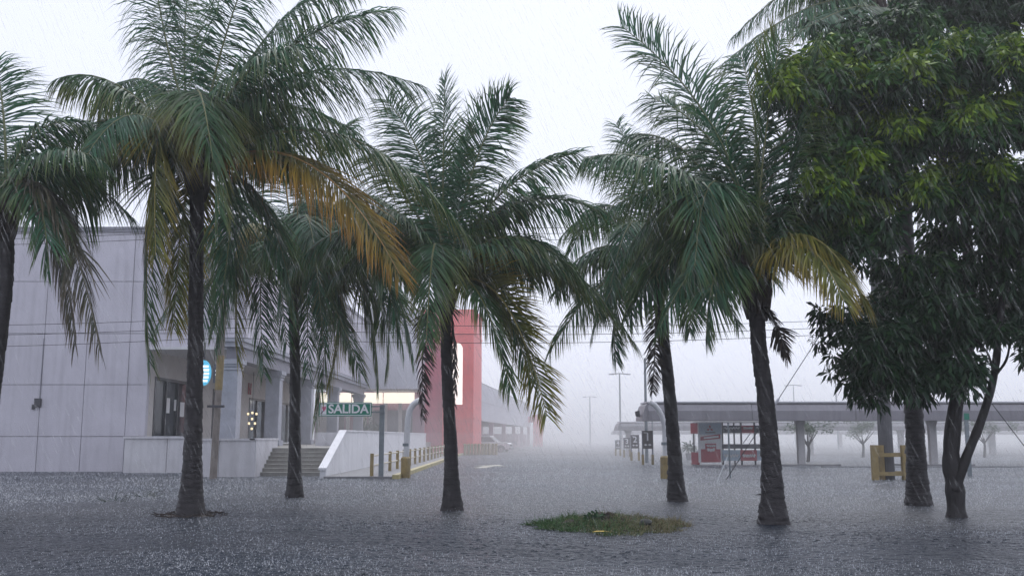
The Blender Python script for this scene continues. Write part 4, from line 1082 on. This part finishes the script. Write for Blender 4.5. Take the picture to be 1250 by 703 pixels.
def blades(n, cx_, cy_, rx_, ry_, zf, seed, hmin, hmax, cols, lean=.6):
    rg = np.random.default_rng(seed)
    a = rg.uniform(0, 2*np.pi, n); r = np.sqrt(rg.uniform(0, 1, n))*.97
    kk_ = 1+.10*np.sin(3*a+1)+.09*np.sin(7*a)+.07*np.sin(15*a+2)
    x = cx_+rx_*r*kk_*np.cos(a); y = cy_+ry_*r*kk_*np.sin(a)*(1 if rx_ < 1 else .42+.58*np.clip((x-cx_)/rx_+1, 0, 1.2)/1.2); z = zf(r, x, y)
    B = np.stack([x, y, z], 1); h = (rg.uniform(hmin, hmax, n)*(1+.6*np.sin(x*9+2*np.sin(y*5))*np.sin(y*8)))[:, None]
    d = np.stack([rg.normal(size=n)*lean, rg.normal(size=n)*lean, np.ones(n)], 1); d = norm(d)
    sd = norm(np.cross(d, rg.normal(size=(n, 3))))*.0065
    mid = B+d*h*.55; d2 = norm(d+np.array([0, 0, -.7])+rg.normal(size=(n, 3))*.3); tip = mid+d2*h*.6
    V = np.stack([B-sd, B+sd, mid+sd*.8, mid-sd*.8, tip+sd*.1, tip-sd*.1], 1).reshape(-1, 3)
    i = np.arange(n)[:, None]*6
    Fq = np.concatenate([i+np.array([[0, 1, 2, 3]]), i+np.array([[3, 2, 4, 5]])])
    cc = np.array(cols)
    mixv = np.clip((x-cx_)/rx_*.9+.35+rg.normal(size=n)*.45, 0, 1)[:, None]
    c = cc[0]*(1-mixv)+cc[1]*mixv; c = c*rg.uniform(.6, 1.45, (n, 1))
    return V, Fq, np.repeat(c, 6, 0)
V, Fq, C = blades(10000, c0.x, cyM, hw, RY*.92, lambda r, x, y: .17*(1-r**1.5)-.03+.05*np.sin(x*7)*np.sin(y*6)*(1-r), 9, .05, .17, [(.06, .13, .045), (.21, .18, .10)])
link('grass', mesh_np('grass', V, Fq, C), 'tleaf', kind='stuff', label='short wet grass and weeds on the emerging mound')
for (px, py, s, lab) in ((743, 627.5, .12, 'larger dark wet stone on top of the grassy mound'), (788, 632, .10, 'smaller dark wet stone on the brown side of the grassy mound')):
    p = gnd(px, py+3, .2)
    m = MB(); rr_ = random.Random(int(px)); K = 9
    prof = [(.05, 1.0), (.55, .82), (.9, .45), (1.0, .0), (.85, -.5)]
    for (rad, zz) in prof:
        for j in range(K):
            a = 2*math.pi*j/K; k = rr_.uniform(.82, 1.12); m.v.append((p.x+s*rad*k*math.cos(a)*1.25, p.y+s*rad*k*math.sin(a), .16+s*.75*zz*rr_.uniform(.9, 1.1)))
    for i in range(len(prof)-1):
        for j in range(K): m.f.append((i*K+j, (i+1)*K+j, (i+1)*K+(j+1) % K, i*K+(j+1) % K))
    m.f.append(tuple(range(K))); m.sm = True
    m.build('stone', 'rock', label=lab, cat='stone')
for (px, py, lab, s) in ((729, 630, 'leafy weed tuft on the mound beside the larger stone', .15), (722, 631, 'small dark weed tuft on the green side of the mound', .12)):
    p = gnd(px, py+3, .18); V, Fq, C = leafcluster(60, s, .10, int(px), [(.02, .07, .03), (.03, .085, .03)], .2, .4)
    link('weed', mesh_np('weed', V, Fq, C), 'tleaf', loc=(p.x, p.y, .2 if px < 800 else .1), label=lab, cat='weed')
# fallen yellow leaf
p = gnd(734, 650, .06)
m = MB(); L_ = .17
m.v = [(-L_, 0, 0), (-L_*.3, -.05, .012), (L_*.5, -.045, .012), (L_, .01, .0), (L_*.4, .05, .02), (-L_*.4, .05, .02), (0, 0, .004)]
m.f = [(0, 1, 6), (1, 2, 6), (2, 3, 6), (3, 4, 6), (4, 5, 6), (5, 0, 6)]
me = m.mesh('fallen_leaf'); M['yleaf'] = pm('yellow_leaf', (.55, .36, .03), .4, .2, 20, 0); link('fallen_leaf', me, 'yleaf', loc=(p.x, p.y, .075), label='yellow fallen leaf at the edge of the grassy mound', cat='leaf')
# mulch ring under the tallest palm
g1 = gnd(233, 630)
ml = blob(g1.x+.02, g1.y-.05, (gnd(278, 629).x-gnd(184, 629).x)/2, .85, .05, 8, 10, 36, GZ, 2.2).build('mulch_ring', 'soil', kind='structure')
rg = np.random.default_rng(4); m = MB()
for i in range(110):
    a = rg.uniform(0, 6.28); r = math.sqrt(rg.uniform(.02, 1))
    q = Vector((g1.x+r*.95*(gnd(278, 629).x-gnd(184, 629).x)/2*math.cos(a), g1.y+r*.8*math.sin(a), .035+.03*(1-r)))
    b_ = rg.uniform(0, 6.28); l = rg.uniform(.06, .26); m.tube([q, q+Vector((math.cos(b_)*l, math.sin(b_)*l, rg.uniform(-.01, .05)))], [.012, .006], 4)
m.build('mulch_litter', 'fibre', kind='stuff', label='husk and twig litter round the foot of the tallest palm')
a = gnd(925, 604); st = thing('floating_branch', a, 'short dark branch floating beside the stout palm trunk', 'branch')
MB().tube([a+Vector((-.08, 0, .0)), a+Vector((.2, .05, .035)), a+Vector((.55, .02, .02))], [.02, .03, .015], 6).build('stick', 'twig', st)
MB().tube([a+Vector((.2, .05, .03)), a+Vector((.34, -.1, .06))], [.015, .008], 5).build('twig', 'twig', st)
for i, (px, py) in enumerate(((180, 606), (138, 612))):
    a = gnd(px, py); V, Fq, C = blades(26, 0, 0, .35, .2, lambda r, x, y: 0*r-.02, 30+i, .25, .55, [(.03, .06, .04), (.05, .06, .045)], 1.2)
    link('reed_tuft', mesh_np('reed_tuft', V, Fq, C), 'tleaf', loc=a, label=['bent grass blades sticking out of the water near the mulch ring', 'sparse grass blades poking out of the water before the panel wall'][i], cat='grass tuft')

# ================================================================== RAIN SPLASHES
def splashmat():
    m, t, b = newmat('splash_water')
    b.inputs['Base Color'].default_value = (.72, .75, .80, 1); b.inputs['Roughness'].default_value = .15
    tr = t.nodes.new('ShaderNodeBsdfTransparent'); ms = t.nodes.new('ShaderNodeMixShader'); ms.inputs[0].default_value = .3
    o = t.nodes['Material Output']
    t.links.new(b.outputs[0], ms.inputs[1]); t.links.new(tr.outputs[0], ms.inputs[2]); t.links.new(ms.outputs[0], o.inputs[0])
    return m
M['splash'] = splashmat()
rg = np.random.default_rng(12); n = 165000
Ysp = np.concatenate([1/rg.uniform(1/60, 1/10.2, 50000), np.exp(np.sqrt(rg.uniform(0, 1, 115000))*math.log(9)+math.log(10))]); Xsp = rg.uniform(-1, 1, n)*(Ysp*.56+1.5)
msk = np.sin(Xsp*.9+2*np.sin(Ysp*.35))+np.sin(Ysp*1.1+1.5*np.sin(Xsp*.4))+rg.normal(size=n)*.9
h = rg.uniform(.008, .035, n)*np.where(msk > -.2, 1, .25)*rg.choice([.5, 1, 1, 1.6], n)*np.interp(Ysp, [10, 25, 80], [.8, 1.1, 1.9]); wd = rg.uniform(.004, .010, n)*np.interp(Ysp, [10, 25, 80], [.8, 1.0, 1.7]); ln = rg.normal(size=(n, 2))*.016
th = rg.uniform(0, 6.28, n)
V = np.zeros((n, 4, 3))
for k in range(3):
    V[:, k, 0] = Xsp+wd*np.cos(th+k*2.094); V[:, k, 1] = Ysp+wd*np.sin(th+k*2.094); V[:, k, 2] = 0
V[:, 3, 0] = Xsp+ln[:, 0]; V[:, 3, 1] = Ysp+ln[:, 1]; V[:, 3, 2] = h+.012
i = np.arange(n)[:, None]*4
Fq = np.concatenate([i+np.array([[0, 1, 3]]), i+np.array([[1, 2, 3]]), i+np.array([[2, 0, 3]])])
nd = 34000                        # flying beads of the splash crowns
Yd = 1/rg.uniform(1/34, 1/10.2, nd); Xd = rg.uniform(-1, 1, nd)*(Yd*.56+1.5)
mk = np.sin(Xd*.9+2*np.sin(Yd*.35))+np.sin(Yd*1.1+1.5*np.sin(Xd*.4))+rg.normal(size=nd)*.8
rd = rg.uniform(.003, .0085, nd)*np.where(mk > 0, 1, .55)*np.interp(Yd, [10, 34], [.8, 1.7]); zd = .02+rg.exponential(.022, nd)
D4 = np.array([(0, 0, 1.3), (.94, 0, -.33), (-.47, .82, -.33), (-.47, -.82, -.33), (0, 0, -.9)])
Vd = np.stack([Xd, Yd, zd], 1)[:, None]+D4[None]*rd[:, None, None]
i = np.arange(nd)[:, None]*5+len(V)*4
Fd = np.concatenate([i+np.array([[0, a, b]]) for a, b in ((1, 2), (2, 3), (3, 1))]+[i+np.array([[4, b, a]]) for a, b in ((1, 2), (2, 3), (3, 1))])
V = np.concatenate([V.reshape(-1, 3), Vd.reshape(-1, 3)]); Fq = np.concatenate([Fq, Fd])
link('splashes', mesh_np('splashes', V.reshape(-1, 3), Fq), 'splash', kind='stuff', label='countless small rain splashes on the flood water')
# ================================================================== FALLING RAIN
def rainmat():
    m, t, b = newmat('rain_drop')
    b.inputs['Base Color'].default_value = (.95, .96, .98, 1); b.inputs['Roughness'].default_value = .2
    tl = t.nodes.new('ShaderNodeBsdfTranslucent'); tl.inputs[0].default_value = (.97, .98, 1, 1)
    m0 = t.nodes.new('ShaderNodeMixShader'); m0.inputs[0].default_value = .6
    tr = t.nodes.new('ShaderNodeBsdfTransparent'); ms = t.nodes.new('ShaderNodeMixShader'); ms.inputs[0].default_value = .76
    o = t.nodes['Material Output']
    t.links.new(b.outputs[0], m0.inputs[1]); t.links.new(tl.outputs[0], m0.inputs[2])
    t.links.new(m0.outputs[0], ms.inputs[1]); t.links.new(tr.outputs[0], ms.inputs[2]); t.links.new(ms.outputs[0], o.inputs[0])
    return m
M['rain'] = rainmat()
n = 26000
Yr = rg.uniform(8**.5, 45**.5, n)**2; Xr = rg.uniform(-1, 1, n)*(Yr*.56+1.5); Zr = rg.uniform(.15, 1, n)*(Yr*.47+2.2)
d = np.stack([.46+rg.normal(size=n)*.03, rg.normal(size=n)*.03, -np.ones(n)], 1); d = norm(d)
L_ = (rg.uniform(.10, .30, n)*rg.choice([.5, 1, 1, 1.5], n))[:, None]; w_ = rg.uniform(.0007, .0018, n)[:, None]
A = np.stack([Xr, Yr, Zr], 1); B = A+d*L_
s1 = norm(np.cross(d, np.array([0, 1.0, 0]))); s2 = np.cross(d, s1)
V = np.zeros((n, 5, 3)); mid = A+d*L_*.6
V[:, 0] = A; V[:, 4] = B
for k in range(3): V[:, 1+k] = mid+(s1*math.cos(k*2.094)+s2*math.sin(k*2.094))*w_
i = np.arange(n)[:, None]*5
Fq = np.concatenate([i+np.array([[0, a, b]]) for a, b in ((1, 2), (2, 3), (3, 1))]+[i+np.array([[4, b, a]]) for a, b in ((1, 2), (2, 3), (3, 1))])
link('rain', mesh_np('rain', V.reshape(-1, 3), Fq), 'rain', kind='stuff', label='slanting raindrops of the downpour')

# ================================================================== HAZE
hz = MB().box(-910, 910, -40, 1410, -1.4, 16.5).mesh('haze')
hm = bpy.data.materials.new('rain_haze'); hm.use_nodes = True; t = hm.node_tree; t.nodes.clear()
pv = t.nodes.new('ShaderNodeVolumePrincipled'); pv.inputs['Color'].default_value = (.975, .98, .995, 1)
pv.inputs['Density'].default_value = .0012; pv.inputs['Anisotropy'].default_value = .4
o = t.nodes.new('ShaderNodeOutputMaterial'); t.links.new(pv.outputs[0], o.inputs['Volume'])
link('haze', hz, hm, kind='stuff', label='pale rain haze filling the air')
# spray thrown up by the downpour, hugging the far water, thinner with height
sm_ = bpy.data.materials.new('spray_mist'); sm_.use_nodes = True; t = sm_.node_tree; t.nodes.clear()
pv = t.nodes.new('ShaderNodeVolumePrincipled'); pv.inputs['Color'].default_value = (.98, .98, .99, 1); pv.inputs['Density'].default_value = .0021; pv.inputs['Anisotropy'].default_value = .5
o = t.nodes.new('ShaderNodeOutputMaterial'); t.links.new(pv.outputs[0], o.inputs['Volume'])
for i, zt_ in enumerate((1.0, 2.0, 3.2, 4.8)):
    sp_ = MB().box(-480+i, 480-i, 53+.3*i, 440-i, .02+.002*i, zt_).mesh('spray_mist')
    link('spray_mist', sp_, sm_, kind='stuff', label='low white spray hanging over the far flood water')
# heavier rain farther off
sp_ = MB().box(-490, 490, 70, 445, .03, 16.3).mesh('rain_veil')
sm_ = bpy.data.materials.new('rain_veil'); sm_.use_nodes = True; t = sm_.node_tree; t.nodes.clear()
pv = t.nodes.new('ShaderNodeVolumePrincipled'); pv.inputs['Color'].default_value = (.98, .985, .995, 1); pv.inputs['Density'].default_value = .0046; pv.inputs['Anisotropy'].default_value = .5
o = t.nodes.new('ShaderNodeOutputMaterial'); t.links.new(pv.outputs[0], o.inputs['Volume'])
link('rain_veil', sp_, sm_, kind='stuff', label='dense curtain of rain over the far car park')
